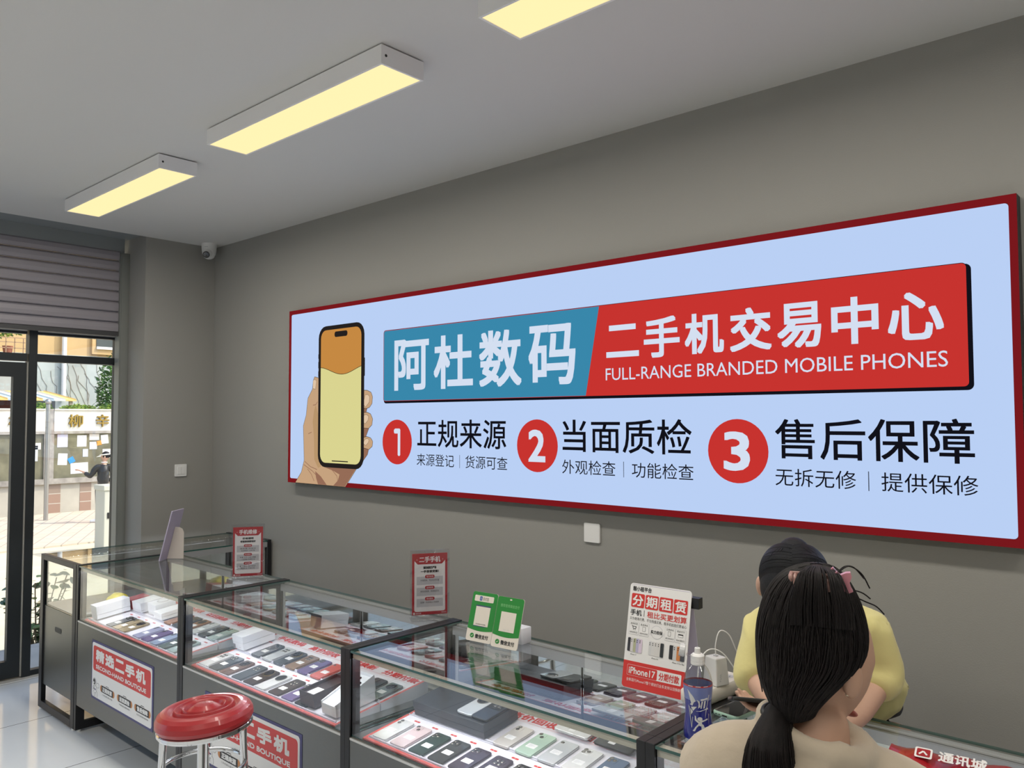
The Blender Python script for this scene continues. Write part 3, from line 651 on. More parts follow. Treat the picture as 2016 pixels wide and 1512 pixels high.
# two green payment cards leaning on a small white box
M_pay = mat('pay_green', (.02,.23,.035), .3, coat=.3); M_paycream = mat('pay_cream', (.72,.66,.58), .4)
M_paytxt = mat('pay_pale_text', (.22,.55,.22), .4); M_blue = mat('pay_blue', (.03,.09,.35), .4)
bx = thing('white_box', 'small white box the green payment cards lean against', 'box', (3.560, -.742, ZT), (0,0,.0))
MB().slab(XY, -.085, -.026, .085, .026, .004, .0005, .055, M_boxw).build('carton', bx)
def paycard(x, label, sticker):
    o = thing('payment_card', label, 'card', (x, -.850, ZT+.002), (math.radians(-17), 0, .10), 'green payment cards')
    f = Fr((0,0,.172), (1,0,0), (0,0,-1), (0,-1,0)); b = MB()
    b.prism(f, rr(-.056, 0, .056, .170, .008), -.002, .001, M_paycream)
    up_ = [q for q in rr(-.0558, .0002, .0558, .169, .008) if q[1] < .1]
    arc = [(-.0558+.1116*i/16, .128+.006*math.sin(PI*i/16)) for i in range(17)]
    b.poly(f, up_ + arc[::-1], M_pay, .0013)
    b.rect(f, -.032, .050, .032, .116, M_paycream, .0018)
    b.disc(f, -.030, .151, .009, .008, M_pay, .0015, 20); b.line(f, [(-.034,.151),(-.031,.154),(-.0255,.148)], .0016, M_paycream, .0018)
    b.text(f, '微信支付', -.016, .144, .042, .159, M_ink, .0015, .0004)
    if sticker:
        b.rect(f, -.034, .046, .034, .0495, M_navy, .0017); b.rect(f, -.034, .1165, .022, .1185, M_navy, .0017)
        b.prism(f, rr(-.045, .012, .040, .033, .004), .0014, .002, M_paycream); b.rrect(f, -.022, .015, -.011, .030, .002, M_blue, .0023); b.text(f, '支', -.0195, .018, -.0135, .027, M_paycream, .0026)
        b.text(f, '支付宝', -.008, .017, .018, .0285, M_ink, .0023)
        b.text(f, '扫码付款', -.022, .108, .022, .113, M_ink, .0021)
    else:
        b.text(f, '推荐使用微信支付', -.040, .024, .040, .035, M_paytxt, .0016); b.disc(f, 0, .008, .005, .0025, M_paycream, .0016, 14)
        b.text(f, '扫一扫', -.012, .107, .012, .112, M_grey, .0021)
    b.build('card_face', o)
paycard(3.510, 'green payment card with white sticker across its top, left of the pair', True)
paycard(3.632, 'green payment card without sticker, right of the pair', False)

# tent poster for instalment rental
o = thing('tent_poster', 'white and red tent poster about phone rental on the glass counter', 'poster', (4.247, -.895, ZT), (0,0,0))
o.rotation_euler = (0, 0, .05)
f = Fr((0, .0, .0), (1,0,0), (0,.20,.98), (0,-.98,.20))       # leaning front leaf, v upwards
f = Fr(f(0, .300), (1,0,0), (0,-.20,-.98), (0,-.98,.20)); b = MB()
b.prism(f, rr(-.100, 0, .100, .297, .010), -.002, 0, M_paper)
M_lil = mat('lilac_white', (.66,.62,.74), .55)
b.text(f, '靓小租平台', -.090, .008, -.028, .022, M_ink, .0006, .0003)
for i, ch in enumerate('分期租赁'):
    b.rrect(f, -.092+i*.0465, .029, -.092+i*.0465+.0435, .069, .004, M_red, .0006); b.text(f, ch, -.088+i*.0465, .0335, -.088+i*.0465+.0355, .0645, M_paper, .0009, .0008)
b.text(f, '手机', -.092, .075, -.054, .092, M_ink, .0006, .0003); b.rect(f, -.047, .074, -.0455, .092, M_ink, .0006)
b.text(f, '租比买更划算', -.036, .075, .091, .093, M_red, .0006, .00025); b.text(f, '只为使用付费、不为残值买单、租手机找我们更省心', -.092, .097, .092, .106, M_ink, .0006)
for u, t, s in ((-.092,'选择机型','选择品牌机型'),(-.058,'系统审核','信用评估审核'),(.026,'立享新机','通过审核发货'),(.060,'租金支付','租金分期支付')):
    b.rrect(f, u, .110, u+.032, .147, .002, M_grey, .0005); b.rrect(f, u+.0006, .1106, u+.0314, .1464, .0018, M_paper, .0007)
    b.text(f, t, u+.004, .113, u+.028, .119, M_ink, .0009); b.text(f, s, u+.003, .138, u+.029, .143, M_ink, .0009)
b.line(f, [(-.083,.122),(-.080,.123),(-.078,.130),(-.070,.130),(-.068,.124),(-.079,.124)], .0018, M_ink, .0009); b.disc(f, -.077, .133, .0013, .0013, M_ink, .0009, 8); b.disc(f, -.071, .133, .0013, .0013, M_ink, .0009, 8)
for u0, u1 in ((-.047,-.037),(.036,.045)): b.rrect(f, u0, .121, u1, .134, .001, M_ink, .0008); b.rrect(f, u0+.0008, .1218, u1-.0008, .1332, .001, M_paper, .0010)
b.rrect(f, .068, .123, .084, .132, .001, M_ink, .0008); b.rect(f, .0688, .1262, .0832, .1312, M_paper, .0010)
b.disc(f, 0, .130, .0195, .0185, M_grey, .0005); b.disc(f, 0, .130, .0185, .0175, M_paper, .0007); b.rect(f, -.022, .124, .022, .136, M_paper, .0009); b.text(f, '实力担保', -.019, .125, .019, .135, M_ink, .0011, .0003)
cl = lambda n, c: mat('print_'+n, c, .5)
pic = [(-.092,[('k',(.03,.03,.04)),('w',(.62,.6,.6)),('g',(.42,.43,.28)),('l',(.45,.42,.58)),('p',(.66,.55,.66))],'iPhone 17'),(-.022,[('w1',(.62,.62,.62)),('w2',(.66,.65,.64)),('w3',(.66,.64,.62)),('w4',(.64,.62,.6)),('kk',(.03,.035,.04))],'iPhone Air'),(.044,[('k2',(.02,.02,.025)),('w5',(.6,.6,.6)),('o',(.60,.22,.07)),('n',(.06,.065,.08))],'iPhone 17 Pro Max')]
for u, cols, nm in pic:
    wd = .047/len(cols)
    for i, (n, c) in enumerate(cols): b.rrect(f, u+i*wd, .157, u+i*wd+wd*1.15, .196, .003, cl(n, c), .0006+i*.0002); b.disc(f, u+i*wd+wd*.35, .162, .0016, .0016, M_ink, .0008+i*.0002, 8); b.disc(f, u+i*wd+wd*.35, .167, .0016, .0016, M_ink, .0008+i*.0002, 8)
    b.text(f, nm, u+.012, .201, u+.012+.0022*len(nm), .205, M_ink, .0006)
lowr = [q for q in rr(-.100,.0,.100,.297,.010) if q[1] > .2]
b.poly(f, [(-.100,.222),(.100,.222)] + lowr, M_red, .0004)
b.rrect(f, -.086, .232, .088, .262, .003, M_paper, .0006); b.rrect(f, -.0853, .2327, .012, .2613, .003, M_red, .0008); b.text(f, 'iPhone17', -.080, .238, .006, .257, M_paper, .0010, .0004)
b.text(f, '分期付款', .018, .237, .082, .258, M_red, .0009, .0004); b.text(f, '全新国行iPhone17整个朋友们全系支持以旧换新', -.086, .269, .088, .278, M_paper, .0007)
b.build('front_leaf', o)
g = Fr((0,.120,.002), (1,0,0), (0,-.20,.98), (0,.98,.20)); b = MB(); b.prism(g, rr(-.100, 0, .100, .296, .010), -.002, 0, M_lil); b.build('back_leaf', o)
MB().box(.085, .06, .245, .120, .085, .275, M_black).build('black_clip', o)

# water bottle with blue label and flip cap
bt = thing('water_bottle', 'clear sports water bottle with blue label and open flip cap', 'bottle', (4.520, -1.123, ZT+.0005), (0,0,.50))
M_pet = glass('bottle_plastic', (.90,.92,.94), f0=.10, rough=.06); M_lblue = mat('label_blue', (.008,.014,.21), .25, coat=.5); M_lpale = mat('label_pale_blue', (.15,.19,.42), .3, coat=.4); M_lred = mat('label_red', (.42,.03,.04), .3, coat=.4)
pf = [(.028,0),(.033,.004),(.035,.014),(.034,.022),(.0345,.030),(.0335,.045),(.0300,.075),(.0305,.100),(.0335,.128),(.0345,.142),(.0340,.152),(.0310,.166),(.0250,.180),(.0170,.190),(.0140,.195),(.0140,.203)]
MB().lathe(pf, M_pet, n=48).build('body', bt)
def rad(z):
    for (r0, z0), (r1, z1) in zip(pf[:-1], pf[1:]):
        if z0 <= z <= z1: return r0+(r1-r0)*(z-z0)/max(1e-6, z1-z0)
    return .03
zs = [.020+.004*i for i in range(33)]
ms = [M_lblue if z < .112 else M_lpale if z < .143 else M_lred for z in zs[:-1]]
lm = MB()
pr = [(rad(z)+.0006, z) for z in zs]
V = [(r*math.cos(2*PI*i/48), r*math.sin(2*PI*i/48), z) for r, z in pr for i in range(48)]
for k in range(len(pr)-1): lm.add(V[k*48:(k+2)*48], [(i, (i+1)%48, 48+(i+1)%48, 48+i) for i in range(48)], ms[k], True)
M_lsil = mat('label_silver', (.62,.62,.62), .35)
def wrap(poly, z_off=.0009):
    """label art: polygons given in (arc length, height), split finely and wrapped round the bottle"""
    n = len(poly); cx = sum(p[0] for p in poly)/n; cz = sum(p[1] for p in poly)/n
    V = [(cx, cz)] + poly; P = []
    for a, z in V:
        r = rad(z)+.0006+z_off; t = -PI/2 + 1.3*a/rad(z); P.append((r*math.cos(t), r*math.sin(t), z))
    lm.add(P, [(0, 1+i, 1+(i+1)%n) for i in range(n)], M_lsil)
for p in ([(-.020,.138),(-.008,.122),(-.004,.112),(-.012,.104)],[(-.012,.107),(-.006,.113),(-.010,.100),(-.015,.102)],[(-.013,.097),(-.002,.099),(-.009,.088)],[(-.014,.094),(-.009,.086),(-.013,.078)],[(-.002,.116),(.003,.112),(.004,.099),(.000,.095),(.001,.108)],
          [(.004,.117),(.018,.120),(.018,.116),(.006,.113)],[(.006,.112),(.009,.112),(.006,.095),(.004,.095)],[(.011,.113),(.014,.113),(.012,.096),(.009,.095)],[(.020,.126),(.022,.127),(.016,.095),(.012,.068),(.014,.090)],[(-.004,.088),(.018,.096),(.019,.092),(.004,.088)],
          [(-.018,.100),(-.016,.097),(-.011,.052),(-.012,.048)],[(-.010,.075),(-.009,.073),(-.011,.050)],[(.020,.082),(.021,.080),(.019,.055)]): wrap(p)
hdp = [(.0045*math.cos(2*PI*i/12)+.003, .0045*math.sin(2*PI*i/12)+.0705) for i in range(12)]; wrap(hdp)
for p in ([(-.006,.078),(-.004,.077),(-.003,.069),(.002,.064),(.000,.061),(-.006,.067)],[(.003,.067),(.010,.068),(.017,.071),(.018,.068),(.010,.065),(.004,.062)],[(-.001,.066),(.006,.064),(.008,.054),(.002,.055)],[(.002,.057),(-.003,.050),(-.006,.042),(-.010,.042),(-.005,.052),(.001,.061)],[(.005,.060),(.009,.058),(.008,.047),(.014,.050),(.018,.053),(.019,.051),(.012,.045),(.006,.044)]): wrap(p)
for a, z, wd in ((-.008,.034,.016),(-.009,.0295,.020),(-.003,.026,.010)): wrap([(a,z),(a+wd,z),(a+wd,z+.002),(a,z+.002)])
for a in (-.018,-.004,.010): wrap([(a,.1462),(a+.009,.1462),(a+.009,.1476),(a,.1476)])
lm.build('label', bt)
cp = MB(); cp.lathe([(.0155,.190),(.0165,.192),(.0165,.197),(.0160,.198),(.0165,.199),(.0165,.204),(.0160,.205),(.0165,.206),(.0165,.212),(.0120,.216),(.0075,.217),(.0070,.222),(.0068,.229),(.0060,.230),(.0035,.230),(.0033,.226)], M_white, n=32); cp.build('cap', bt)
hg = MB(); hg.tube([(-.016,0,.207),(-.021,0,.209),(-.026,0,.214)], .003, M_edge, 8); hg.build('lid_hinge', bt); fc = MB(); fc.lathe([(.0125,0),(.0150,.002),(.0150,.014),(.0145,.014),(.0140,.004),(.0001,.003)], mat('flip_lid_white', (.62,.63,.64), .3, coat=.3), (0,0,0), 28)
fo = fc.build('flip_lid', bt); fo.location = (-.029,-.004,.222); fo.rotation_euler = (0, math.radians(-80), 0)
fo2 = fo
# power strip, charger, cables, phone in a mint case
ps = thing('power_strip', 'thick white power strip on the counter behind the water bottle', 'power strip', (4.408, -.800, ZT+.003), (0,0,-.10))
MB().slab(XY, -.052, -.115, .024, .115, .010, 0, .040, mat('strip_cream', (.74,.70,.64), .4), e=.006).build('case', ps)
s = MB()
for y in (-.07, 0, .07): s.disc(XY, -.014, y, .016, .016, M_grey, .0405, 24); s.rect(XY, -.020, y-.004, -.018, y+.004, M_ink, .041); s.rect(XY, -.010, y-.004, -.008, y+.004, M_ink, .041)
s.build('sockets', ps)
ch = thing('phone_charger', 'white cube charger plugged into the power strip', 'charger', (4.405, -.810, ZT+.0440), (0,0,-.35))
c = MB(); V = [(-.028,-.024,0),(.028,-.024,0),(.028,.024,0),(-.028,.024,0),(-.022,-.020,.075),(.022,-.020,.075),(.022,.020,.075),(-.022,.020,.075)]
c.add(V, [(3,2,1,0),(4,5,6,7),(0,1,5,4),(1,2,6,5),(2,3,7,6),(3,0,4,7)], M_white); c.build('block', ch, .003)
MB().text(Fr((.0262,-.012,.012),(.07,.0,1.0),(0,-1,0),(1,0,-.07)), 'CHARGER' if False else '67W', .0, -.006, .022, .0, M_grey, .0012).build('power_marking', ch)
MB().box(-.006,-.004,.0752,.006,.004,.078,M_grey).build('port', ch)
def cable(name, pts, lb):
    q = MB(); q.tube(cat(pts, 8), .0018, M_white, 8); o = q.build(name); tag(o, lb, 'cable'); return o
def cat(P, n):
    P = [Vector(p) for p in P]; out = []
    for i in range(len(P)-1):
        p0, p1, p2, p3 = P[max(i-1,0)], P[i], P[i+1], P[min(i+2,len(P)-1)]
        for k in range(n):
            t = k/n; out.append(.5*((2*p1)+(p2-p0)*t+(2*p0-5*p1+4*p2-p3)*t*t+(3*p1-p0-3*p2+p3)*t**3))
    return out + [P[-1]]
zb = ZT+.044+.079
cable('charging_cable', [(4.405,-.810,zb),(4.404,-.808,zb+.030),(4.408,-.790,zb+.062),(4.425,-.768,zb+.050),(4.440,-.750,zb),(4.452,-.700,ZT+.040),(4.462,-.672,ZT+.006)], 'white cable looping up out of the charger')
cable('charging_cable', [(4.395,-.900,ZT+.045),(4.392,-.880,zb-.01),(4.405,-.850,zb+.022),(4.435,-.825,zb+.012),(4.470,-.800,ZT+.075),(4.500,-.775,ZT+.012),(4.505,-.760,ZT+.003)], 'white cable arching behind the bottle cap and down to the glass')
M_mint = mat('mint_case', (.36,.55,.44), .4)
mp_ = thing('cased_phone', 'phone in a mint green case lying face up beside the bottle', 'phone', (4.500, -.850, ZT+.0005), (0,0,-.12))
MB().slab(XY, -.040, -.080, .040, .080, .012, 0, .0125, M_mint, e=.003).build('case', mp_)
MB().slab(XY, -.037, -.077, .037, .077, .010, .0125, .0132, mat('screen_black', (.012,.012,.014), .08, coat=1), e=.0003).build('screen', mp_)
s = MB(); fq = Fr((0,-.0801,.006),(1,0,0),(0,0,1),(0,-1,0)); s.rrect(fq, -.008,-.002,.008,.002,.0018,M_ink,.0006)
for u in (-.026,-.016): s.disc(fq, u, 0, .002, .0015, M_ink, .0006, 10)
s.build('port_holes', mp_)

# lilac easel board
lb_ = thing('easel_board', 'lilac picture board seen from behind, propped by a beige easel leg', 'board', (1.0, -.800, ZT+.0006), (0,0,0))
M_lb = mat('lilac_board', (.42,.38,.50), .5); M_beige = mat('beige_card', (.55,.50,.44), .6)
lb_.rotation_euler = (0,0,math.radians(130))
g = Fr((0,0,0), (1,0,0), (0,-.24,.97), (0,.97,.24)); MB().prism(g, rr(-.075, 0, .075, .285, .004), -.003, .003, M_lb).build('picture_board', lb_)
sd = MB(); k = Fr((0,-.066,.277),(1,0,0),(0,0,-1),(0,-1,0))
e_ = MB(); gg = Fr((.010,0,0), (0,-1,0), (0,0,1), (1,0,0)); e_.prism(gg, [(.006,.001),(.100,.001),(.100,.150),(.092,.168),(.075,.178),(.050,.180)], -.002, .002, M_beige)
e_.disc(gg, .045, .085, .010, .010, M_lb, .0023, 16); e_.disc(gg, .040, .060, .012, .010, M_lb, .0023, 16)
e_.build('easel_leg', lb_)
# red printed bag on the last counter
rb = thing('red_bag', 'red printed shop bag lying on the glass by the customer’s right arm', 'bag', (4.985, -.905, ZT+.001), (0,0,.12))
M_rbag = mat('red_bag_paper', (.36,.008,.014), .3, coat=.4); q = MB(); n = 26; V = []
for j in range(7):
    for i in range(n):
        x = -.090+.30*i/(n-1); y = -.07+.14*j/6
        V.append((x, y, .010+.020*math.sin(PI*j/6)*(1-.35*math.sin(i*.9))+.006*noise.noise(Vector((x*30, y*30, 1)))))
q.add(V, [(j*n+i, j*n+i+1, (j+1)*n+i+1, (j+1)*n+i) for j in range(6) for i in range(n-1)], M_rbag, True)
q.add([(v[0], v[1], .0005) for v in V], [(j*n+i, (j+1)*n+i, (j+1)*n+i+1, j*n+i+1) for j in range(6) for i in range(n-1)], M_rbag)
for a, c in ((0, n-1),): pass
q.build('paper', rb)
q = MB(); ft = Fr((0,-.02,.040),(1,0,0),(0,-.9,-.42),(0,-.42,.9)); q.rrect(ft, -.035,-.015,.0,.015,.004,M_paper,0); q.rrect(ft,-.031,-.011,-.004,.011,.003,M_rbag,.0006); q.line(ft,[(-.026,.006),(-.018,-.004),(-.010,.006)],.004,M_paper,.001); q.text(ft,'通讯城',.012,-.015,.105,.015,M_paper,.0,.0008); q.build('lettering', rb)

# ------------------------------------------------------------------ bar stools
M_vinyl = mat('red_vinyl', (.36,.016,.020), .36, coat=.25, bump=.05, bump_scale=300)
TILT = (math.radians(1.5), math.radians(-3.5), 0)
def stool(x, y, z, rz, label):
    o = thing('bar_stool', label, 'stool', (x, y, 0), (0,0,rz), 'red bar stools')
    p = [(0,.0)]; Rr = .158
    prof = [(.0001,.004),(.030,.003),(.052,-.003),(.058,-.005),(.064,.000),(.070,.0015),(.075,-.004),(.081,-.004),(.088,.001),(.095,.001),(.100,-.005),(.106,-.004),(.115,.000),(.125,.0),(.138,-.003),(.150,-.012),(.157,-.026),(.158,-.042),(.152,-.055),(.146,-.058)]
    b = MB(); b.lathe([(r, h*2.2 if r < .11 else h) for r, h in prof][::-1], M_vinyl, n=64); so = b.build('seat', o, loc=(0,0,z)); so.rotation_euler = TILT
    b = MB(); b.lathe([(.150,-.076),(.154,-.070),(.154,-.060),(.150,-.0575),(.10,-.0575)], M_chrome, n=64); b.build('seat_rim', o, loc=(0,0,z)).rotation_euler = TILT
    for k in range(4):
        a = PI/4+PI/2*k; b = MB(); c, s_ = math.cos(a), math.sin(a)
        b.tube([(.125*c,.125*s_,z-.068),(.130*c,.130*s_,z-.20),(.150*c,.150*s_,z*.35),(.175*c,.175*s_,.012)], .0125, M_chrome, 14); b.build('leg', o)
        fb = MB(); fb.lathe([(.016,0),(.016,.018),(.013,.022)], M_black, (.175*c,.175*s_,0), 14); fb.build('rubber_foot', o)
    for zz, rr_ in ((z*.40, .146), (z*.72, .134)):
        b = MB(); b.tube([(rr_*math.cos(2*PI*i/48), rr_*math.sin(2*PI*i/48), zz) for i in range(49)], .008, M_chrome, 10, False); b.build('foot_ring', o)
    return o
stool(2.885, -1.535, .709, .25, 'red vinyl bar stool with chrome legs in front of the second poster')
stool(4.985, -1.72, .575, .2, 'red bar stool under the seated customer')
# ------------------------------------------------------------------ people
M_skin = mat('skin', (.50,.30,.21), .55); M_skin2 = mat('skin_fair', (.55,.34,.25), .55)
M_lip = mat('lips', (.38,.12,.10), .4); M_eye = mat('eye_white', (.75,.73,.70), .2); M_iris = mat('eye_dark', (.02,.012,.01), .1)
def skinned(nodes, edges, sub=2, root=0):
    me = bpy.data.meshes.new('tmp_skin'); me.from_pydata([n[0] for n in nodes], edges, []); o = bpy.data.objects.new('tmp_skin', me); COL.objects.link(o)
    o.modifiers.new('s', 'SKIN'); sv = me.skin_vertices[0].data
    for i, n in enumerate(nodes):
        r = n[1]; sv[i].radius = r if isinstance(r, tuple) else (r, r); sv[i].use_root = (i == root)
    q = o.modifiers.new('u', 'SUBSURF'); q.levels = sub; q.render_levels = sub
    ev = bpy.data.meshes.new_from_object(o.evaluated_get(bpy.context.evaluated_depsgraph_get()))
    V = [v.co.copy() for v in ev.vertices]; F = [tuple(p.vertices) for p in ev.polygons]
    bpy.data.objects.remove(o); bpy.data.meshes.remove(me); bpy.data.meshes.remove(ev)
    return V, F
def chain(nodes): return [(i, i+1) for i in range(len(nodes)-1)]
def fuse(name, parts, m, voxel=.006, smooth=3, parent=None, disp=None):
    b = MB()
    for V, F in parts: b.add(V, F, m, True)
    o = bpy.data.objects.new('tmp_f', b.mesh('tmp_f')); COL.objects.link(o)
    r = o.modifiers.new('r', 'REMESH'); r.mode = 'VOXEL'; r.voxel_size = voxel
    s = o.modifiers.new('s', 'SMOOTH'); s.iterations = smooth; s.factor = .5
    ev = bpy.data.meshes.new_from_object(o.evaluated_get(bpy.context.evaluated_depsgraph_get())); ev.name = name
    bpy.data.objects.remove(o)
    ev.materials.clear(); ev.materials.append(m)
    if disp:
        for v in ev.vertices: v.co = disp(v.co, v.normal)
    ev.polygons.foreach_set('use_smooth', [True]*len(ev.polygons)); ev.update()
    return link(name, ev, parent)
def basis(fwd, upv):
    f = Vector(fwd).normalized(); u = Vector(upv); u = (u-f*u.dot(f)).normalized(); return f.cross(u), f, u      # right, forward, up
def head(c, fwd, upv, k=1.0):
    r, f, u = basis(fwd, upv); c = Vector(c); V = []; F = []; nu, nv = 36, 26
    g = lambda x, s: math.exp(-(x/s)**2)
    for i in range(nv+1):
        ph = PI*i/nv
        for j in range(nu):
            th = 2*PI*j/nu; x, y, z = math.sin(ph)*math.cos(th), math.sin(ph)*math.sin(th), math.cos(ph)
            X, Y, Z = x*.074, y*.092, z*.112
            if z < 0: q = min(1, -z); X *= 1-.30*q**1.4; Y = Y*(1-.22*q) + .014*q
            if y > 0:
                Y += .026*g(X, .011)*g(Z+.018, .020) + .006*g(X, .02)*g(Z+.062, .012) + .006*g(X, .022)*g(Z+.094, .016)
                Y -= .010*(g(X-.031, .016)+g(X+.031, .016))*g(Z-.006, .013)
                Y += .004*g(Z-.028, .012)
            V.append(c + (r*X + f*Y + u*Z)*k)
    for i in range(nv):
        for j in range(nu): F.append((i*nu+j, (i+1)*nu+j, (i+1)*nu+(j+1)%nu, i*nu+(j+1)%nu))
    parts = [(V, F)]
    for s in (-1, 1):
        b = MB(); b.ball((0,0,0), .012, .020, .032, None, 14, 10)
        parts.append(([c + (r*(p[0]+s*.0830) + f*(p[1]-.012-.006*(p[2]/.03)) + u*(p[2]-.012))*k for p in b.v], b.f))
    return parts
def face(parent, c, fwd, upv, k=1.0):
    r, f, u = basis(fwd, upv); c = Vector(c)
    for s in (-1, 1):
        b = MB(); p = c + (r*s*.031 + f*.0735 + u*.006)*k
        b.ball(p, .0105*k, .0105*k, .0105*k, M_eye, 12, 8); b.ball(p + f*.0065*k, .0055*k, .0055*k, .0055*k, M_iris, 10, 6); b.build('eye', parent)
    b = MB(); p = c + (f*.092 - u*.062)*k; V = []
    b.v = []; q = MB(); q.ball((0,0,0), .021, .006, .0065, M_lip, 14, 8)
    q.v = [tuple(p + (r*v[0] + f*v[1] + u*v[2])*k) for v in q.v]; q.build('lips', parent)
def hand(wrist, d, palm_n, side, curl=.5, k=1.0, spread=.12):
    """palm, four unequal bent fingers and a side thumb. d = pointing direction, palm_n = way the palm faces, side=+1 thumb towards +s"""
    w_ = Vector(wrist); d = Vector(d).normalized(); n = Vector(palm_n); n = (n - d*n.dot(d)).normalized(); s = d.cross(n)*side; parts = []
    parts.append(skinned([(w_-d*.02*k,(.024*k,.018*k)),(w_+d*.015*k,(.026*k,.016*k)),(w_+d*.050*k,(.036*k,.015*k)),(w_+d*.078*k,(.037*k,.013*k))], [(0,1),(1,2),(2,3)], 2))
    b = MB(); P = [w_ + d*.045*k]; q = MB(); q.ball((0,0,0), .038, .044, .013, None, 16, 10); parts.append(([w_ + (s*v[0] + d*(v[1]+.045) + n*v[2])*k for v in q.v], q.f))
    for i, (off, ln) in enumerate(((.028,.068),(.010,.078),(-.009,.072),(-.027,.056))):
        p = w_ + (s*off + d*.076)*k; dr = (d + s*off/.03*spread).normalized(); nd = [(p - dr*.012*k, .0088*k)]; a = 0
        for j, fr_ in enumerate((.44,.31,.25)):
            a += curl*(.55, .85, .6)[j]; p = p + (dr*math.cos(a) + n*math.sin(a))*ln*fr_*k; nd.append((p, (.0083,.0076,.0066)[j]*k))
        parts.append(skinned(nd, chain(nd), 2))
    p = w_ + (s*.026 + d*.014)*k; nd = [(p - s*.01*k, .011*k)]
    for j, (ln, a) in enumerate(((.036,.75),(.030,.35),(.024,.15))):
        p = p + (d*math.cos(a) + s*math.sin(a)*.9 + n*(.35+.2*j)*curl).normalized()*ln*k; nd.append((p, (.0100,.0092,.0076)[j]*k))
    parts.append(skinned(nd, chain(nd), 2))
    return parts
M_hair = mat('dark_brown_hair', (.0085,.006,.006), .5, spec=.25, noise_amt=.5, noise_scale=9, stretch=(14,14,1), bump=.35, bump_scale=160)
M_hairb = mat('black_hair', (.007,.0075,.010), .45, spec=.3, noise_amt=.4, noise_scale=9, stretch=(14,14,1), bump=.3, bump_scale=160)
def rings(L, n=48):
    V = [Vector(c) + Vector(a)*math.cos(2*PI*j/n) + Vector(b)*math.sin(2*PI*j/n) for c, a, b in L for j in range(n)]
    F = [(i*n+j, i*n+(j+1)%n, (i+1)*n+(j+1)%n, (i+1)*n+j) for i in range(len(L)-1) for j in range(n)]
    F += [tuple(range(n))[::-1], tuple(range((len(L)-1)*n, len(L)*n))]
    return V, F

# ---- customer: woman in a beige jacket seen from behind
cu = thing('person', 'seated woman in beige jacket seen from behind, dark ponytail, pink hair claw', 'person', (4.985, -1.72, 0))
cu_o = Vector((4.985,-1.72,0))
hc = Vector((4.976,-1.538,1.272)); hf, hu = Vector((.40,.90,-.42)), Vector((.05,.15,1))
body = head(hc, hf, hu, 1.0)
tor = [((4.985,-1.70,.665),(.150,.115)),((4.985,-1.685,.80),(.120,.095)),((4.980,-1.650,.97),(.130,.095)),((4.975,-1.610,1.10),(.105,.075)),((4.985,-1.590,1.165),(.052,.050)),((4.995,-1.560,1.22),(.050,.052))]
body.append(skinned(tor, chain(tor), 2))
aL = [((4.865,-1.672,1.115),.052),((4.775,-1.53,.975),.040),((4.80,-1.33,.955),.031),((4.835,-1.215,.935),.026)]
aR = [((5.075,-1.475,1.055),.052),((5.185,-1.42,.955),.040),((5.13,-1.29,.945),.031),((5.085,-1.205,.935),.026)]
for a in (aL, aR): body.append(skinned([((4.975,-1.605,1.09),.06)]+a, chain([0]*(len(a)+1)), 2))
body += hand((4.835,-1.21,.933), (.25,.9,-.25), (.1,-.3,-1), -1, .35); body += hand((5.085,-1.20,.933), (-.3,.9,-.25), (0,-.3,-1), 1, .35)
legs = []
for s in (-1, 1):
    legs.append([((4.985+s*.085,-1.68,.665),.088),((4.985+s*.10,-1.52,.640),.080),((4.985+s*.10,-1.325,.600),.060),((4.985+s*.10,-1.36,.36),.050),((4.985+s*.10,-1.42,.10),.036),((4.985+s*.105,-1.40,.045),.036),((4.985+s*.11,-1.27,.030),.028)])
    body.append(skinned(legs[-1], chain(legs[-1]), 2))
bo = fuse('body', body, M_skin, .0062, 2, cu); bo.location = -cu_o
face(bo, hc, hf, hu)
M_jk = mat('beige_cotton', (.50,.42,.32), .85, sheen=.2, bump=.12, bump_scale=55)
def folds(sc, am):
    q = lambda v: (1-abs(noise.noise(v))*2.2)
    def g(co):
        w_ = noise.noise(Vector((co.x*5, co.y*5, co.z*5))); w2 = noise.noise(Vector((co.x*7+9, co.y*7, co.z*4)))
        t = co.x*sc*1.5 - co.y*sc*.6 + co.z*sc*1.9 + 2.6*w_; u = co.x*sc*2.3 + co.y*sc*1.2 - co.z*sc*1.1 + 3.1*w2
        return .55*(1-abs(math.sin(t)))**2*max(0, w2+.35) + .40*(1-abs(math.sin(u)))**2*max(0, .3-w_) + .35*w_
    return lambda co, nn: co + nn*am*g(co)
jt = [((4.985,-1.70,.64),(.175,.140)),((4.985,-1.685,.80),(.160,.130)),((4.980,-1.650,.97),(.160,.125)),((4.975,-1.612,1.10),(.122,.098)),((4.982,-1.594,1.155),(.086,.076))]
jp = [skinned(jt, chain(jt), 2)]
for a in (aL, aR):
    nd = [((4.975,-1.607,1.095),.085),(tuple(Vector(a[0][0])+Vector((0,0,.006))),.080),(a[1][0],.070),(a[2][0],.056),(tuple(Vector(a[2][0]).lerp(Vector(a[3][0]),.6)),.046)]
    jp.append(skinned(nd, chain(nd), 2))
cl_ = MB(); cl_.tube([Vector((4.984,-1.588,1.176)) + Vector((.074*math.cos(t), .070*math.sin(t), -.006+.022*math.cos(t-3.5))) for t in [2*PI*i/28 for i in range(29)]], .017, M_jk, 10, False); jp.append((cl_.v, cl_.f))
jk = fuse('jacket', jp, M_jk, .0085, 4, bo, folds(10, .018))
sm = MB(); sm.tube([(5.035,-1.680,1.13),(5.045,-1.72,1.06),(5.05,-1.735,.98)], .0016, mat('beige_seam', (.36,.30,.22), .9), 6); sm.build('seam', jk)
M_tr = mat('dark_trousers', (.035,.037,.045), .8, bump=.1, bump_scale=60)
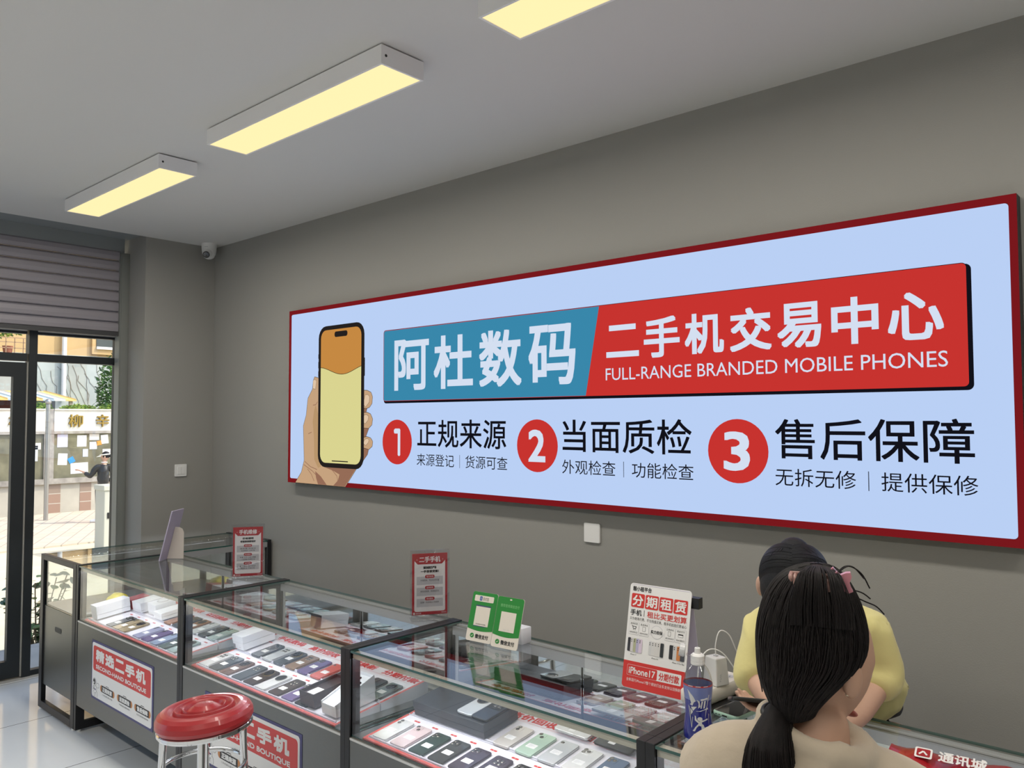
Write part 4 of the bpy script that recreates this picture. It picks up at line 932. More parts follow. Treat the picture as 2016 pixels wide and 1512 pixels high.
tp_ = [skinned([((4.985,-1.70,.70),(.165,.135)),((4.985,-1.69,.655),(.165,.130))], [(0,1)], 2)]
for l in legs: nd = [(p, r+.016) for p, r in l[:4]] + [(l[4][0], .058)]; tp_.append(skinned(nd, chain(nd), 2))
fuse('trousers', tp_, M_tr, .010, 3, bo)
sp = []
for l in legs: nd = [(tuple(Vector(l[5][0])+Vector((0,-.015,0))),.044),(l[6][0],.036),(tuple(Vector(l[6][0])+Vector((0,.05,0))),.026)]; sp.append(skinned(nd, chain(nd), 2))
fuse('shoes', sp, M_white, .007, 3, bo)
# hair: head shell narrowing into the tie, pony tail, loose strands
rv = Vector((.747,.665,0)); vv = Vector((-.353,.935,0)).normalized(); rv = Vector((.935,.353,0))
def ring_at(px_l, px_r, px_y, dep, ry):
    """plain numbers measured on the head: left and right edge and height, in units of .83 mm from the head axis"""
    k = .000826; cx = ((px_l+px_r)/2-1605)*k; z = 1.4385-(px_y-1112)*.000803
    return (Vector((4.985,-1.565,0)) + rv*cx + vv*dep + Vector((0,0,z)), rv*((px_r-px_l)/2*k), vv*ry)
LV = [(1592,1616,1117,.0,.012),(1568,1638,1122,.0,.045),(1535,1658,1141,.005,.070),(1510,1676,1178,.008,.088),(1496,1688,1220,.008,.098),(1490,1692,1262,.004,.100),(1491,1682,1300,-.006,.092),(1495,1648,1335,-.024,.078),(1505,1622,1362,-.036,.062),(1516,1602,1386,-.044,.046),(1524,1592,1400,-.054,.032),(1528,1566,1408,-.060,.020)]
LR = [ring_at(*a) for a in LV]
hr = rings(LR); hair = MB(); hair.add(*hr, M_hair, True)
for s in range(720):
    th = R.uniform(0, 2*PI); amp = R.uniform(1.004, 1.045); ph = R.uniform(0, 6); pts = []
    k0 = R.choice([0,1,1,2,3]); k1 = R.choice([8,9,10,11,11])
    for i in range(k0, k1+1):
        c, a, b = LR[i]; t = th + .10*math.sin(ph+i*.5)
        pts.append(c + a*math.cos(t)*amp + b*math.sin(t)*amp)
    if len(pts) > 2: hair.tube(cat(pts, 3), (.0008, .0010, .0013)[s % 3], M_hair, 4, False)
ho = hair.build('hair', bo)
TP = [ring_at(1508,1552,1392,-.060,.018)[0], ring_at(1500,1552,1412,-.075,.02)[0], ring_at(1478,1556,1450,-.090,.02)[0], ring_at(1462,1562,1500,-.092,.02)[0], ring_at(1452,1558,1560,-.088,.02)[0], ring_at(1450,1530,1640,-.085,.02)[0]]
TR_ = [.017,.024,.033,.038,.036,.020]
tl = MB(); tl.tube(cat(TP, 4), [TR_[0]+(TR_[-1]-TR_[0])*0 if False else float(np.interp(i/4, range(6), TR_)) for i in range(21)], M_hair, 16)
for s in range(300):
    a = R.uniform(0, 2*PI); q = math.sqrt(R.uniform(.5, 1.15)); e0 = R.uniform(.72, 1.0)
    pts = [TP[i] + (rv*math.cos(a+.15*i) + vv*math.sin(a+.15*i))*TR_[i]*q for i in range(6)]; pts[-1] = pts[-2].lerp(pts[-1], e0)
    tl.tube(cat(pts, 4), .0009, M_hair, 4, False)
tl.build('ponytail', ho)
b = MB(); c = TP[0].lerp(TP[1], .25); b.tube([c + (rv*math.cos(t) + Vector((0,0,.35))*math.sin(t)*.6 + vv*math.sin(t))*.0205 for t in [2*PI*i/24 for i in range(25)]], .006, M_black, 8, False); b.build('hair_tie', ho)
def hp0(x, y, d=0): return Vector((4.985,-1.565,1.4385)) + rv*((x-1605)*.000826) + Vector((0,0,-(y-1112)*.000803)) + vv*d
# flyaway hairs
for pts in ([(1640,1128,1.27),(1662,1112,1.28),(1685,1125,1.28),(1700,1155,1.29)],[(1640,1126,1.27),(1655,1113,1.28),(1672,1114,1.28),(1690,1135,1.28)],[(1650,1165,1.3),(1690,1185,1.31),(1712,1196,1.32),(1727,1213,1.33)],[(1648,1124,1.27),(1634,1132,1.27),(1636,1155,1.27),(1632,1165,1.27)],[(1655,1160,1.3),(1685,1168,1.31),(1702,1180,1.31)],[(1500,1240,1.28),(1488,1300,1.27),(1500,1370,1.25)]):
    P = [Vector((4.985,-1.565,1.4385)) + rv*((x-1605)*.000826) + Vector((0,0,-(y-1112)*.000803)) + vv*(d_-1.30)*.8 for x, y, d_ in pts]
    b = MB(); b.tube(cat(P, 6), .0011, M_hair, 4, False); b.build('loose_strand', ho)
cv = MB()
for s_ in range(90):
    x0 = R.uniform(1572, 1646); x1 = x0 + (x0-1605)*R.uniform(.25, .6) + R.uniform(-3, 3)
    P = [hp0(x0*.6+1606*.4, 1113+R.uniform(0,4), -.030), hp0(x0, 1118+R.uniform(-2,3), -.072), hp0((x0+x1)/2, 1140, -.088), hp0(x1, 1175, -.094), hp0(x1*1.02-32, 1215, -.092)]
    cv.tube(cat(P, 4), R.choice((.0009,.0012)), M_hair, 4, False)
cv.build('hair_over_clip', ho)
# pink claw clip and ear stud
M_pink = mat('pink_clip', (.62,.24,.29), .3, coat=.4); M_cream = mat('clip_cream', (.34,.19,.16), .35)
def hp(x, y, d=0): return Vector((4.985,-1.565,1.4385)) + rv*((x-1605)*.000826) + Vector((0,0,-(y-1112)*.000803)) + vv*d
cf = Fr(hp(1632,1114,-.062), rv*.000826, Vector((0,0,-.000803)), -vv)
b = MB(); wing = [(0,4),(8,0),(14,6),(24,1),(32,0),(34,8),(30,20),(33,30),(36,36),(28,40),(16,34),(4,32),(-2,24)]
b.prism(cf, wing, -.010, .004, M_pink); b.disc(cf, 12, 24, 2, 2, M_ink, .0046, 10); b.disc(cf, 18, 14, 1.5, 1.5, M_ink, .0046, 10)
b2 = Fr(hp(1628,1116,-.035), rv*.000826, Vector((0,0,-.000803)), -vv); b.prism(b2, [(-2,2),(6,-6),(12,2),(4,12)], 0, .01, M_pink)
for x, y, h in ((1558,1124,10),(1566,1126,22),(1574,1127,24),(1590,1128,22),(1612,1130,20),(1625,1130,20)):
    b.tube([hp(x,y,-.052), hp(x-1,y+2,-.066), hp(x,y+h*.6,-.078), hp(x+1,y+h,-.074)], [.003,.0034,.003,.002], M_cream, 8)
b.tube([hp(1556,1124,-.05), hp(1600,1121,-.062), hp(1642,1124,-.062)], .0026, M_cream, 8)
b.build('hair_claw', ho)
b = MB(); re, fe, ue = basis(hf, hu); b.ball(hc + re*.082 - fe*.014 - ue*.036, .0035, .0035, .0035, mat('pearl', (.75,.66,.5), .15, .3), 10, 8); b.build('ear_stud', bo)

# ---- clerk: woman in a yellow T-shirt bending over the counter
ck_o = Vector((4.66,-.40,0))
ck = thing('person', 'woman in yellow T-shirt behind the counter, head bowed over a phone', 'person', tuple(ck_o))
hc2 = Vector((4.668,-.893,1.243)); hf2, hu2 = Vector((.22,-.58,-.78)), Vector((.25,-.70,.60))
body = head(hc2, hf2, hu2, 1.0)
tor = [((4.66,-.40,.84),(.130,.105)),((4.66,-.43,.94),(.115,.095)),((4.665,-.55,1.05),(.115,.090)),((4.672,-.70,1.115),(.105,.075)),((4.675,-.79,1.155),(.052,.050)),((4.672,-.84,1.185),(.048,.048))]
body.append(skinned(tor, chain(tor), 2))
kL = [((4.582,-.850,1.145),.048),((4.566,-.905,1.010),.038),((4.640,-.985,.985),.029),((4.700,-1.020,.985),.026)]
kR = [((4.775,-.675,1.135),.048),((4.800,-.655,.995),.039),((4.790,-.80,.935),.030),((4.765,-.885,.918),.026)]
for a in (kL, kR): body.append(skinned([((4.672,-.72,1.11),.06)]+a, chain([0]*(len(a)+1)), 2))
ph_c = Vector((4.655,-1.060,1.006))
body += hand((4.712,-1.022,.980), (-.88,-.42,.10), (.0,-.05,1), -1, .45, .95)
body += hand((4.765,-.885,.917), (-.3,-.9,-.12), (-.2,-.1,-1), -1, .3, .95)
legs2 = []
for s in (-1, 1):
    legs2.append([((4.66+s*.08,-.40,.80),.088),((4.66+s*.09,-.38,.48),.060),((4.66+s*.09,-.35,.28),.050),((4.66+s*.09,-.335,.09),.036),((4.66+s*.09,-.355,.045),.036),((4.66+s*.10,-.475,.030),.028)])
    body.append(skinned(legs2[-1], chain(legs2[-1]), 2))
bo2 = fuse('body', body, M_skin2, .0060, 2, ck); bo2.location = -ck_o
face(bo2, hc2, hf2, hu2)
M_ys = mat('yellow_cotton', (.70,.63,.27), .85, sheen=.2, bump=.10, bump_scale=50)
st = [((4.66,-.405,.80),(.150,.135)),((4.66,-.43,.92),(.140,.120)),((4.665,-.55,1.045),(.135,.105)),((4.672,-.70,1.115),(.120,.090)),((4.675,-.765,1.148),(.078,.066))]
sp_ = [skinned(st, chain(st), 2)]
for a in (kL, kR):
    e1 = Vector(a[1][0]); w1 = Vector(a[2][0])
    nd = [((4.672,-.725,1.115),.078),(tuple(Vector(a[0][0])+Vector((0,0,-.006))),.068),(tuple(Vector(a[0][0]).lerp(e1,.55)),.070),(tuple(e1),.068),(tuple(e1.lerp(w1,.45)),.058)]
    sp_.append(skinned(nd, chain(nd), 2))
fuse('t_shirt', sp_, M_ys, .0085, 4, bo2, folds(11, .022))
tp_ = [skinned([((4.66,-.40,.88),(.140,.118)),((4.66,-.40,.79),(.145,.120))], [(0,1)], 2)]
for l in legs2: nd = [(p, r+.014) for p, r in l[:3]] + [(l[3][0], .056)]; tp_.append(skinned(nd, chain(nd), 2))
fuse('trousers', tp_, M_tr, .010, 3, bo2)
sp = []
for l in legs2: nd = [(tuple(Vector(l[4][0])+Vector((0,.015,0))),.044),(l[5][0],.036),(tuple(Vector(l[5][0])+Vector((0,-.05,0))),.026)]; sp.append(skinned(nd, chain(nd), 2))
fuse('shoes', sp, M_white, .007, 3, bo2)
# hair: cap parted in the middle, gathered low behind
r3, f3, u3 = basis(hf2, hu2); V = []; F = []; nu, nv = 44, 20
for i in range(nv+1):
    phi = 2.05*i/nv
    for j in range(nu):
        th = 2*PI*j/nu; x, y, z = math.sin(phi)*math.cos(th), math.sin(phi)*math.sin(th), math.cos(phi)
        yy = y*.100-.008; zz_ = z*.122; xx = x*.083
        if y > .25 and z < .45: yy *= .84
        if abs(x) < .10 and z > .3 and y > -.6: zz_ -= .004*(1-abs(x)/.10)
        V.append(hc2 + r3*xx + f3*yy + u3*zz_)
for i in range(nv):
    for j in range(nu): F.append((i*nu+j, (i+1)*nu+j, (i+1)*nu+(j+1)%nu, i*nu+(j+1)%nu))
hb = MB(); hb.add(V, F, M_hairb, True)
for s in range(420):
    y0 = R.uniform(-.8, .8); sd = R.choice((-1, 1)); pts = []
    for i in range(7):
        t = i/6*1.75; x = math.sin(t)*sd; z = math.cos(t); q = math.sqrt(max(.02, 1-(y0*.98)**2)); yy = (y0*.98 - .35*i/6)
        pts.append(hc2 + r3*x*.085*q*1.01 + f3*(yy*.096-.008) + u3*z*.1235*q*1.01)
    hb.tube(cat(pts, 3), .0009, M_hairb, 4, False)
for s in range(14):
    a = R.uniform(-1, 1); p = hc2 + r3*a*.075 + u3*.09 - f3*.03; hb.tube([p, p + Vector((a*.02, .0, .022)), p + Vector((a*.04, R.uniform(-.01,.01), .034))], .0006, M_hairb, 4, False)
ho2 = hb.build('hair', bo2)
b = MB(); b.tube([hc2 + f3*(.085-.015*i) + u3*(.088+.0085*i-.0016*i*i) for i in range(7)], .0022, M_skin2, 6); b.build('parting', ho2)
b = MB(); bun = hc2 - f3*.100 + u3*.010; b.ball(bun, .042, .036, .040, M_hairb, 18, 12); b.build('low_bun', ho2)
hp_ = thing('held_phone', 'dark phone held edge-on in the clerk’s hand beside the ponytail', 'phone', tuple(ph_c), (0,0,0))
pn = Vector((-.147,.297,.943)).normalized(); pa = Vector((.80,.60,0)); pa = (pa - pn*pa.dot(pn)).normalized()
hp_.rotation_euler = Matrix((pa, pn.cross(pa), pn)).transposed().to_euler()
MB().slab(XY, -.076, -.037, .076, .037, .010, -.0045, .0045, mat('phone_dark_olive', (.02,.02,.018), .3, .2), e=.001).build('body', hp_)
MB().slab(XY, -.074, -.035, .074, .035, .009, .0045, .0050, MATS['screen_black'], e=.0002).build('screen', hp_)
# ------------------------------------------------------------------ outside
GZ = -.65
M_conc = mat('street_concrete', (.66,.60,.44), .85, noise_amt=.10, noise_scale=1.4, bump=.1, bump_scale=30)
pv, pt, pp = principled('brick_paving'); MATS['brick_paving'] = pv
tc = pt.nodes.new('ShaderNodeTexCoord'); bk = pt.nodes.new('ShaderNodeTexBrick'); mp = pt.nodes.new('ShaderNodeMapping'); mp.inputs['Rotation'].default_value = (0,0,.5)
bk.inputs['Scale'].default_value = 1; bk.inputs['Brick Width'].default_value = .50; bk.inputs['Row Height'].default_value = .25; bk.inputs['Mortar Size'].default_value = .011
bk.inputs['Color1'].default_value = (.60,.48,.38,1); bk.inputs['Color2'].default_value = (.58,.51,.42,1); bk.inputs['Mortar'].default_value = (.36,.32,.26,1)
pt.links.new(tc.outputs['Object'], mp.inputs[0]); pt.links.new(mp.outputs[0], bk.inputs['Vector']); pt.links.new(bk.outputs['Color'], pp.inputs['Base Color']); pp.inputs['Roughness'].default_value = .9
struct(MB().box(-60, -40, GZ-.2, -.44, 50, GZ, M_conc).build('ground'))
struct(MB().box(-16.4, -30, GZ, -10.55, 40, GZ+.03, pv).build('trim_6'))
M_stoop = mat('stoop_stone', (.40,.40,.38), .8, noise_amt=.12, noise_scale=5)
struct(MB().box(-1.62, -6, GZ, -.44, .6, -.10, M_stoop).build('trim_7'))
M_bwall = mat('shop_outer_wall', (.55,.52,.46), .8)
struct(MB().box(-.50, .2, GZ, -.44, 9, 3.55, M_bwall).build('wall_outer'))
# notice board wall
XBd = -16.1; GP = GZ+.03
nb = thing('notice_board', 'street notice board wall with gold characters on a white band', 'notice board', (XBd, 4.5, GP))
Y = lambda y: y-4.5
Z = lambda z: z-GP
M_band = mat('band_white', (.64,.63,.56), .5, noise_amt=.06, noise_scale=3); M_brdf = mat('board_frame_steel', (.34,.32,.29), .5, .4, noise_amt=.25, noise_scale=6); M_brd = mat('board_olive', (.155,.15,.095), .7, noise_amt=.35, noise_scale=3)
MB().box(-.35, Y(-6), 0, -.02, Y(14), Z(1.93), mat('wall_render', (.42,.40,.34), .85, noise_amt=.12, noise_scale=2.2)).build('wall', nb)
q = MB()
for y0, y1 in ((-5.0,-.6),(-.5,4.10),(4.30,8.8),(9.0,13.5)): q.box(-.02, Y(y0), Z(1.40), .06, Y(y1), Z(1.93), M_band); q.box(-.36, Y(y0), Z(1.925), .09, Y(y1), Z(1.955), M_band)
q.build('white_band', nb)
q = MB()
for y in (-.55, 4.20, 8.9): q.box(-.02, Y(y-.11), Z(.10), .05, Y(y+.11), Z(1.95), M_brdf)
for z0, z1 in ((1.335,1.40),(.105,.235)): q.box(-.02, Y(-5), Z(z0), .06, Y(13.5), Z(z1), M_brdf)
q.build('frame', nb)
for y0, y1 in ((-.44,4.09),(4.31,8.79)): MB().box(-.015, Y(y0), Z(.235), .0, Y(y1), Z(1.335), M_brd).build('pin_board', nb)
bp_, bt_, bpp = principled('old_brick'); bkk = bt_.nodes.new('ShaderNodeTexBrick'); tcc = bt_.nodes.new('ShaderNodeTexCoord'); mpp = bt_.nodes.new('ShaderNodeMapping'); mpp.inputs['Rotation'].default_value = (PI/2, 0, PI/2)
bkk.inputs['Scale'].default_value = 1; bkk.inputs['Brick Width'].default_value = .24; bkk.inputs['Row Height'].default_value = .075; bkk.inputs['Mortar Size'].default_value = .010
bkk.inputs['Color1'].default_value = (.30,.19,.14,1); bkk.inputs['Color2'].default_value = (.24,.20,.16,1); bkk.inputs['Mortar'].default_value = (.45,.42,.36,1)
bt_.links.new(tcc.outputs['Object'], mpp.inputs[0]); bt_.links.new(mpp.outputs[0], bkk.inputs['Vector']); bt_.links.new(bkk.outputs['Color'], bpp.inputs['Base Color']); MATS['old_brick'] = bp_
q = MB()
for y0, y1 in ((-.6,-.3),(.9,1.2),(2.6,2.9),(4.22,4.50),(4.95,5.22),(6.2,6.5)): q.box(-.02, Y(y0), 0, -.012, Y(y1), Z(.10), bp_)
q.build('brick_patches', nb)
M_gold = mat('gold_character', (.36,.24,.05), .35, .6)
f_ = Fr((.075, 0, 0), (0,1,0), (0,0,-1), (1,0,0))
for ch, y0, y1 in (('柳',4.62,4.95),('辛',5.27,5.59),('庄',5.92,6.24),('村',3.30,3.62)):
    V, F = glyphs(ch); q = MB()
    for h in (0, .03): q.add([f_(Y(y0)+(y1-y0)*x, -Z(1.815)+.31*v, h) for x, v in V], F, M_gold)
    for k in range(5): q.text(f_, ch, Y(y0), -Z(1.815), Y(y1), -Z(1.505), M_gold, -.014+k*.007, .006)
    q.build('gold_character', nb)
def notice(y0, z1, y1, z0, label, tilt=0.0, m=None, lines=5, big=None):
    o = thing('paper_notice', label, 'notice', (XBd+.003, (y0+y1)/2, (z0+z1)/2), (tilt,0,0), 'papers on the street notice board')
    w2, h2 = (y1-y0)/2, (z1-z0)/2; q = MB(); f = Fr((0,0,0),(0,1,0),(0,0,-1),(1,0,0)); q.box(0, -w2, -h2, .004, w2, h2, m or M_paper)
    if big: q.text(f, big, -w2*.5, -h2*.8, w2*.5, -h2*.45, M_grey, .006)
    for i in range(lines): q.rect(f, -w2*.75, -h2*.3+i*h2*1.2/max(1,lines), w2*(.75-.3*(i==lines-1)), -h2*.3+i*h2*1.2/max(1,lines)+h2*.07, M_grey, .006)
    q.build('sheet', o)
notice(4.394,1.324,4.634,1.003,'pale lilac typed notice at the top left of the right board',0,mat('paper_lilac',(.62,.62,.74),.6),8)
notice(4.853,1.291,5.075,1.004,'white typed notice in the top middle of the right board',0,None,5,'公告'); notice(5.142,1.325,5.379,1.165,'low wide cream notice near the top of the right board',0,mat('paper_cream',(.72,.68,.60),.6),2)
notice(5.426,1.295,5.606,1.068,'tilted white notice at the top right above the visor wearer',.09,None,4); notice(4.416,.846,4.631,.560,'torn shield-shaped white notice at mid left of the right board',-.05,None,4)
notice(4.712,.600,5.125,.333,'large crumpled white notice low in the middle of the board',.03,None,5,'通知'); notice(4.655,.745,4.800,.600,'torn scrap of bright blue paper on the board',.5,mat('paper_blue',(.03,.26,.60),.6),0)
notice(5.318,1.140,5.440,1.030,'small orange sticker on the notice board',.2,mat('paper_orange',(.75,.28,.04),.6),0); notice(5.150,1.118,5.330,.931,'pale picture flyer left of the orange sticker',0,mat('paper_pale',(.55,.60,.62),.6),3)
notice(4.992,.942,5.117,.745,'small flyer with blue top in the middle of the board',0,mat('paper_bluish',(.50,.55,.66),.6),2); notice(5.471,.928,5.727,.700,'white flyer behind the visor of the passer-by',0,None,3)
notice(3.714,1.053,3.965,.677,'bluish typed notice high on the left board',0,mat('paper_bluegrey',(.60,.66,.68),.6),7); notice(3.70,.680,3.861,.362,'bluish notice below the typed one on the left board',0,MATS['paper_bluegrey'],3)
notice(3.82,1.12,4.03,.96,'cream sheet behind the typed notice on the left board',0,MATS['paper_cream'],2)
# steel pole with ball cap
po = thing('street_pole', 'steel pole with round cap standing before the notice board', 'pole', (-14.76, 3.735, GP))
MB().lathe([(.048,0),(.048,2.66)], mat('pole_steel', (.40,.40,.39), .3, .8), n=24).build('post', po)
b = MB(); b.ball((0,0,2.72), .068, .068, .07, MATS['pole_steel'], 18, 12); b.build('ball_cap', po)
# white utility cabinet
uc = thing('utility_cabinet', 'pale grey utility cabinet in front of the passer-by’s legs', 'cabinet', (-9.2, 2.94, GZ))
M_cab = mat('cabinet_grey', (.52,.53,.47), .5); MB().box(-.2,-.17,0,.2,.5,1.10,M_cab).build('body', uc, .01); MB().box(-.22,-.19,1.10,.22,.52,1.19,M_cab).build('lid', uc, .01)
MB().box(.2,-.12,.62,.212,-.08,.72,M_ink).build('latch', uc)
# building behind
bd = thing('apartment_building', 'yellow and blue-grey building behind the notice board', 'building', (-21, 6, GZ))
BY = lambda y: y-6
BZ = lambda z: z-GZ
MB().box(-5, BY(-14), BZ(3.67), 0, BY(26), BZ(11), mat('ochre_render', (.55,.38,.18), .85, noise_amt=.08, noise_scale=1)).build('upper_wall', bd)
MB().box(-5, BY(-14), 0, .02, BY(26), BZ(3.67), mat('bluegrey_render', (.40,.44,.42), .85, noise_amt=.18, noise_scale=1.3)).build('lower_wall', bd)
b = MB(); b.lathe([(.068,BZ(2.3)),(.068,BZ(8))], M_white, (.12, BY(6.15), 0), 16); b.build('drain_pipe', bd)
for y0 in (7.08, 10.6, -1.2):
    q = MB(); q.box(-.02, BY(y0-.12), BZ(3.74), .10, BY(y0+1.9), BZ(5.4), MATS['ochre_render']); wo_ = q.build('window_surround', bd)
    q = MB(); q.box(.0, BY(y0), BZ(3.95), .12, BY(y0+1.75), BZ(5.25), mat('dark_window', (.045,.06,.065), .12)); q.box(.0, BY(y0), BZ(3.90), .16, BY(y0+1.75), BZ(3.98), M_white); q.build('window_pane', wo_)
b = MB()
for s in range(13):
    y, z = R.uniform(5.6, 7.4), R.uniform(2.1, 2.4); P = [(.03, BY(y), BZ(z))]
    for i in range(6): y += R.uniform(-.16, .05); z += R.uniform(.08, .30); P.append((.03, BY(y), BZ(min(z, 3.6))))
    b.tube(P, .005, mat('dry_vine', (.20,.15,.10), .9), 5, False)
b.build('dry_vines', bd)
# shed with corrugated roof
sd = thing('shed', 'open shed with striped metal roof behind the notice board', 'shed', (-18.4, 4.2, GZ))
b = MB()
for i in range(16):
    y0 = -3.2+i*.27; c = mat('roof_'+('yellow','blue','pale')[i%3 if i > 8 else 0], {'yellow':(.72,.52,.18),'blue':(.42,.52,.58),'pale':(.70,.68,.60)}[('yellow','blue','pale')[i%3 if i > 8 else 0]], .5)
    b.add([(.9,y0,2.86),(.9,y0+.25,2.86),(-.7,y0+.25-.28,3.13),(-.7,y0-.28,3.13)], [(0,1,2,3)], c); b.add([(.9,y0+.25,2.86),(.9,y0+.27,2.89),(-.7,y0-.01,3.16),(-.7,y0-.03,3.13)], [(0,1,2,3)], c)
    b.add([(.9,y0,2.83),(.9,y0+.27,2.83),(-.7,y0-.01,3.10),(-.7,y0-.28,3.10)], [(3,2,1,0)], c); b.add([(.9,y0,2.83),(.9,y0+.27,2.83),(.9,y0+.27,2.87),(.9,y0,2.87)], [(0,1,2,3)], c)
b.build('metal_roof', sd)
for y in (-3.0, -1.2, .1, 1.0): MB().box(.80, y-.04, 0, .86, y+.04, 2.85, mat('shed_post', (.30,.26,.20), .8)).build('post', sd)
MB().box(-.7, -3.2, 0, -.6, 1.1, 2.9, mat('shed_wall', (.06,.065,.075), .8)).build('back_wall', sd)
# greenery
M_leaf = [mat('leaf_mid', (.10,.22,.05), .55), mat('leaf_dark', (.035,.10,.035), .5), mat('leaf_lime', (.30,.42,.08), .55)]
def leafcloud(mb, c, rad_, n, size, ms, flat=1.0):
    c = Vector(c)
    for i in range(n):
        d = Vector((R.gauss(0,1), R.gauss(0,1), R.gauss(0,1))).normalized()*(R.random()**.45)
        p = c + Vector((d.x*rad_[0], d.y*rad_[1], d.z*rad_[2])); a = Vector((R.gauss(0,1), R.gauss(0,1), R.gauss(0,.6))).normalized(); b_ = a.orthogonal().normalized(); s = size*R.uniform(.6, 1.3)
        mb.add([p-a*s, p+b_*s*.4, p+a*s, p-b_*s*.4], [(0,1,2,3)], R.choice(ms))
tr = thing('tree', 'dark green leafy tree against the blue-grey wall by the window edge', 'tree', (-18.6, 6.85, GZ))
b = MB(); b.tube([(0,0,0),(.05,.05,1.5),(-.05,-.05,2.6),(.1,.1,3.6)], [.10,.08,.06,.03], MATS['dry_vine'], 8); b.build('trunk', tr)
b = MB(); leafcloud(b, (0,.15,3.3), (.7,.75,1.15), 2400, .07, M_leaf[:2]); leafcloud(b, (0,-.15,2.7), (.5,.55,.5), 700, .06, M_leaf[:1]); b.build('foliage', tr)
def shrub(y, label, k):
    o = thing('shrub', label, 'shrub', (-16.75, y, GZ), group='shrubs behind the notice board')
    b = MB()
    for i in range(7): b.tube([(0,0,0),(R.uniform(-.1,.1),R.uniform(-.25,.25),1.8),(R.uniform(-.2,.2),R.uniform(-.45,.45),2.65)], .012, MATS['dry_vine'], 5)
    b.build('stems', o); b = MB(); leafcloud(b, (.12,0,2.62), (.22,.46,.08+.03*k), 520, .055, [M_leaf[2], M_leaf[0], M_leaf[2]]); b.build('leaves', o)
shrub(4.05, 'bright green shrub topping the board left of the pole', 3); shrub(5.05, 'low bright green shrub topping the board right of the pole', 1); shrub(6.0, 'bright green shrub topping the board by the window edge', 2)
bl = thing('balcony', 'rusty balcony with plants high at the left beyond the transom', 'balcony', (-19, 3.9, 0))
b = MB(); M_rust = mat('rusty_bar', (.34,.22,.14), .8); b.box(-1.2,-2.4,3.42,.1,.75,3.50,M_rust); b.build('floor_slab', bl)
b = MB()
for z in (3.62, 3.78, 3.90): b.box(.05,-2.4,z,.08,.75,z+.02,M_rust)
for i in range(16): b.box(.05,-2.4+i*.21,3.5,.08,-2.38+i*.21,3.90,M_rust)
b.build('railing', bl)
b = MB(); leafcloud(b, (-.3,-.6,4.15), (.4,1.3,.28), 1100, .07, M_leaf[::2]); b.build('plants', bl)
b = MB()
for i, y in enumerate((-1.6,-.9,-.3,.25)): b.lathe([(.10,3.5),(.13,3.70)], mat('terracotta', (.40,.16,.10), .8), (-.2,y,0), 14)
b.build('flower_pots', bl)
# potted plant on the street just beyond the stoop
pl = thing('potted_plant', 'potted ficus with dark glossy leaves outside the glass by the door', 'plant', (-2.05, -.47, GZ))
b = MB(); b.lathe([(.13,0),(.17,.26),(.18,.28),(.16,.28),(.15,.24),(.0001,.24)], MATS['terracotta'], n=28); b.build('pot', pl)
b = MB(); lf = MB(); M_fic = [mat('ficus_leaf', (.045,.11,.035), .3, coat=.3), mat('ficus_leaf_light', (.10,.19,.06), .35)]
def leafshape(p, d, s, m):
    d = Vector(d).normalized(); sd_ = d.cross(Vector((R.uniform(-.4,.4), R.uniform(-.4,.4), 1))).normalized(); n_ = sd_.cross(d); P = []
    for t, wv_ in ((0,0),(.25,.30),(.55,.36),(.85,.18),(1,0)): P.append((t, wv_))
    V = []; F = []
    for t, wv_ in P: V += [p + d*s*t - sd_*s*wv_ - n_*s*.25*t*t, p + d*s*t - n_*s*(.25*t*t+.06*(wv_ > 0)), p + d*s*t + sd_*s*wv_ - n_*s*.25*t*t]
    for i in range(4): F += [(i*3, i*3+3, i*3+4, i*3+1), (i*3+1, i*3+4, i*3+5, i*3+2)]
    lf.add(V, F, m, True)
for s in range(20):
    a = R.uniform(0, 2*PI); tp2 = Vector((.20*math.cos(a), .22*math.sin(a), R.uniform(.55, 1.02))); P = cat([(0,0,.25), (.05*math.cos(a), .05*math.sin(a), .45), tuple(tp2)], 6)
    b.tube(P, .005, MATS['dry_vine'], 6)
    for k in range(11):
        p = Vector(P[min(len(P)-1, 5+k)]) + Vector((R.gauss(0,.02), R.gauss(0,.03), R.gauss(0,.03))); leafshape(p, (R.gauss(0,1), R.gauss(0,1), R.uniform(-.5,.6)), R.uniform(.06,.10), R.choice(M_fic))
b.build('stems', pl); lf.build('leaves', pl)
# passer-by reading the board
FO = Vector((-13.4, 4.42, GP))
pb = thing('person', 'passer-by in black jacket and white visor reading the street notice board', 'person', tuple(FO))
hc3 = Vector((0,.07,1.47)); hf3, hu3 = Vector((-.62,-.75,-.12)), Vector((0,0,1))
body = head(hc3, hf3, hu3, .98)
tor = [((0,.03,.84),(.125,.10)),((0,.03,1.0),(.11,.09)),((0,.03,1.16),(.13,.095)),((0,.04,1.27),(.10,.07)),((0,.05,1.34),(.045,.045)),((0,.06,1.40),(.045,.045))]
body.append(skinned(tor, chain(tor), 2))
pL = [((-.06,-.10,1.25),.048),((-.10,-.20,1.02),.036),((-.22,-.29,1.12),.027),((-.26,-.33,1.15),.024)]; pR = [((.05,.18,1.25),.048),((.02,.26,1.0),.036),((-.10,.20,.90),.028),((-.16,.17,.90),.024)]
for a in (pL, pR): body.append(skinned([((0,.04,1.25),.06)]+a, chain([0]*5), 2))
body += hand((-.26,-.33,1.15), (-.5,-.6,.3), (.4,.2,-.6), 1, .4); body += hand((-.16,.17,.90), (-.8,-.2,0), (0,0,1), 1, .4)
lg = []
for s in (-1, 1): lg.append([((s*.05,.03+s*.06,.82),.085),((s*.05,.02+s*.06,.45),.058),((s*.05,.02+s*.05,.10),.036),((s*.05,.0+s*.05,.05),.036),((s*.05-.06,-.10+s*.05,.032),.028)]); body.append(skinned(lg[-1], chain(lg[-1]), 2))
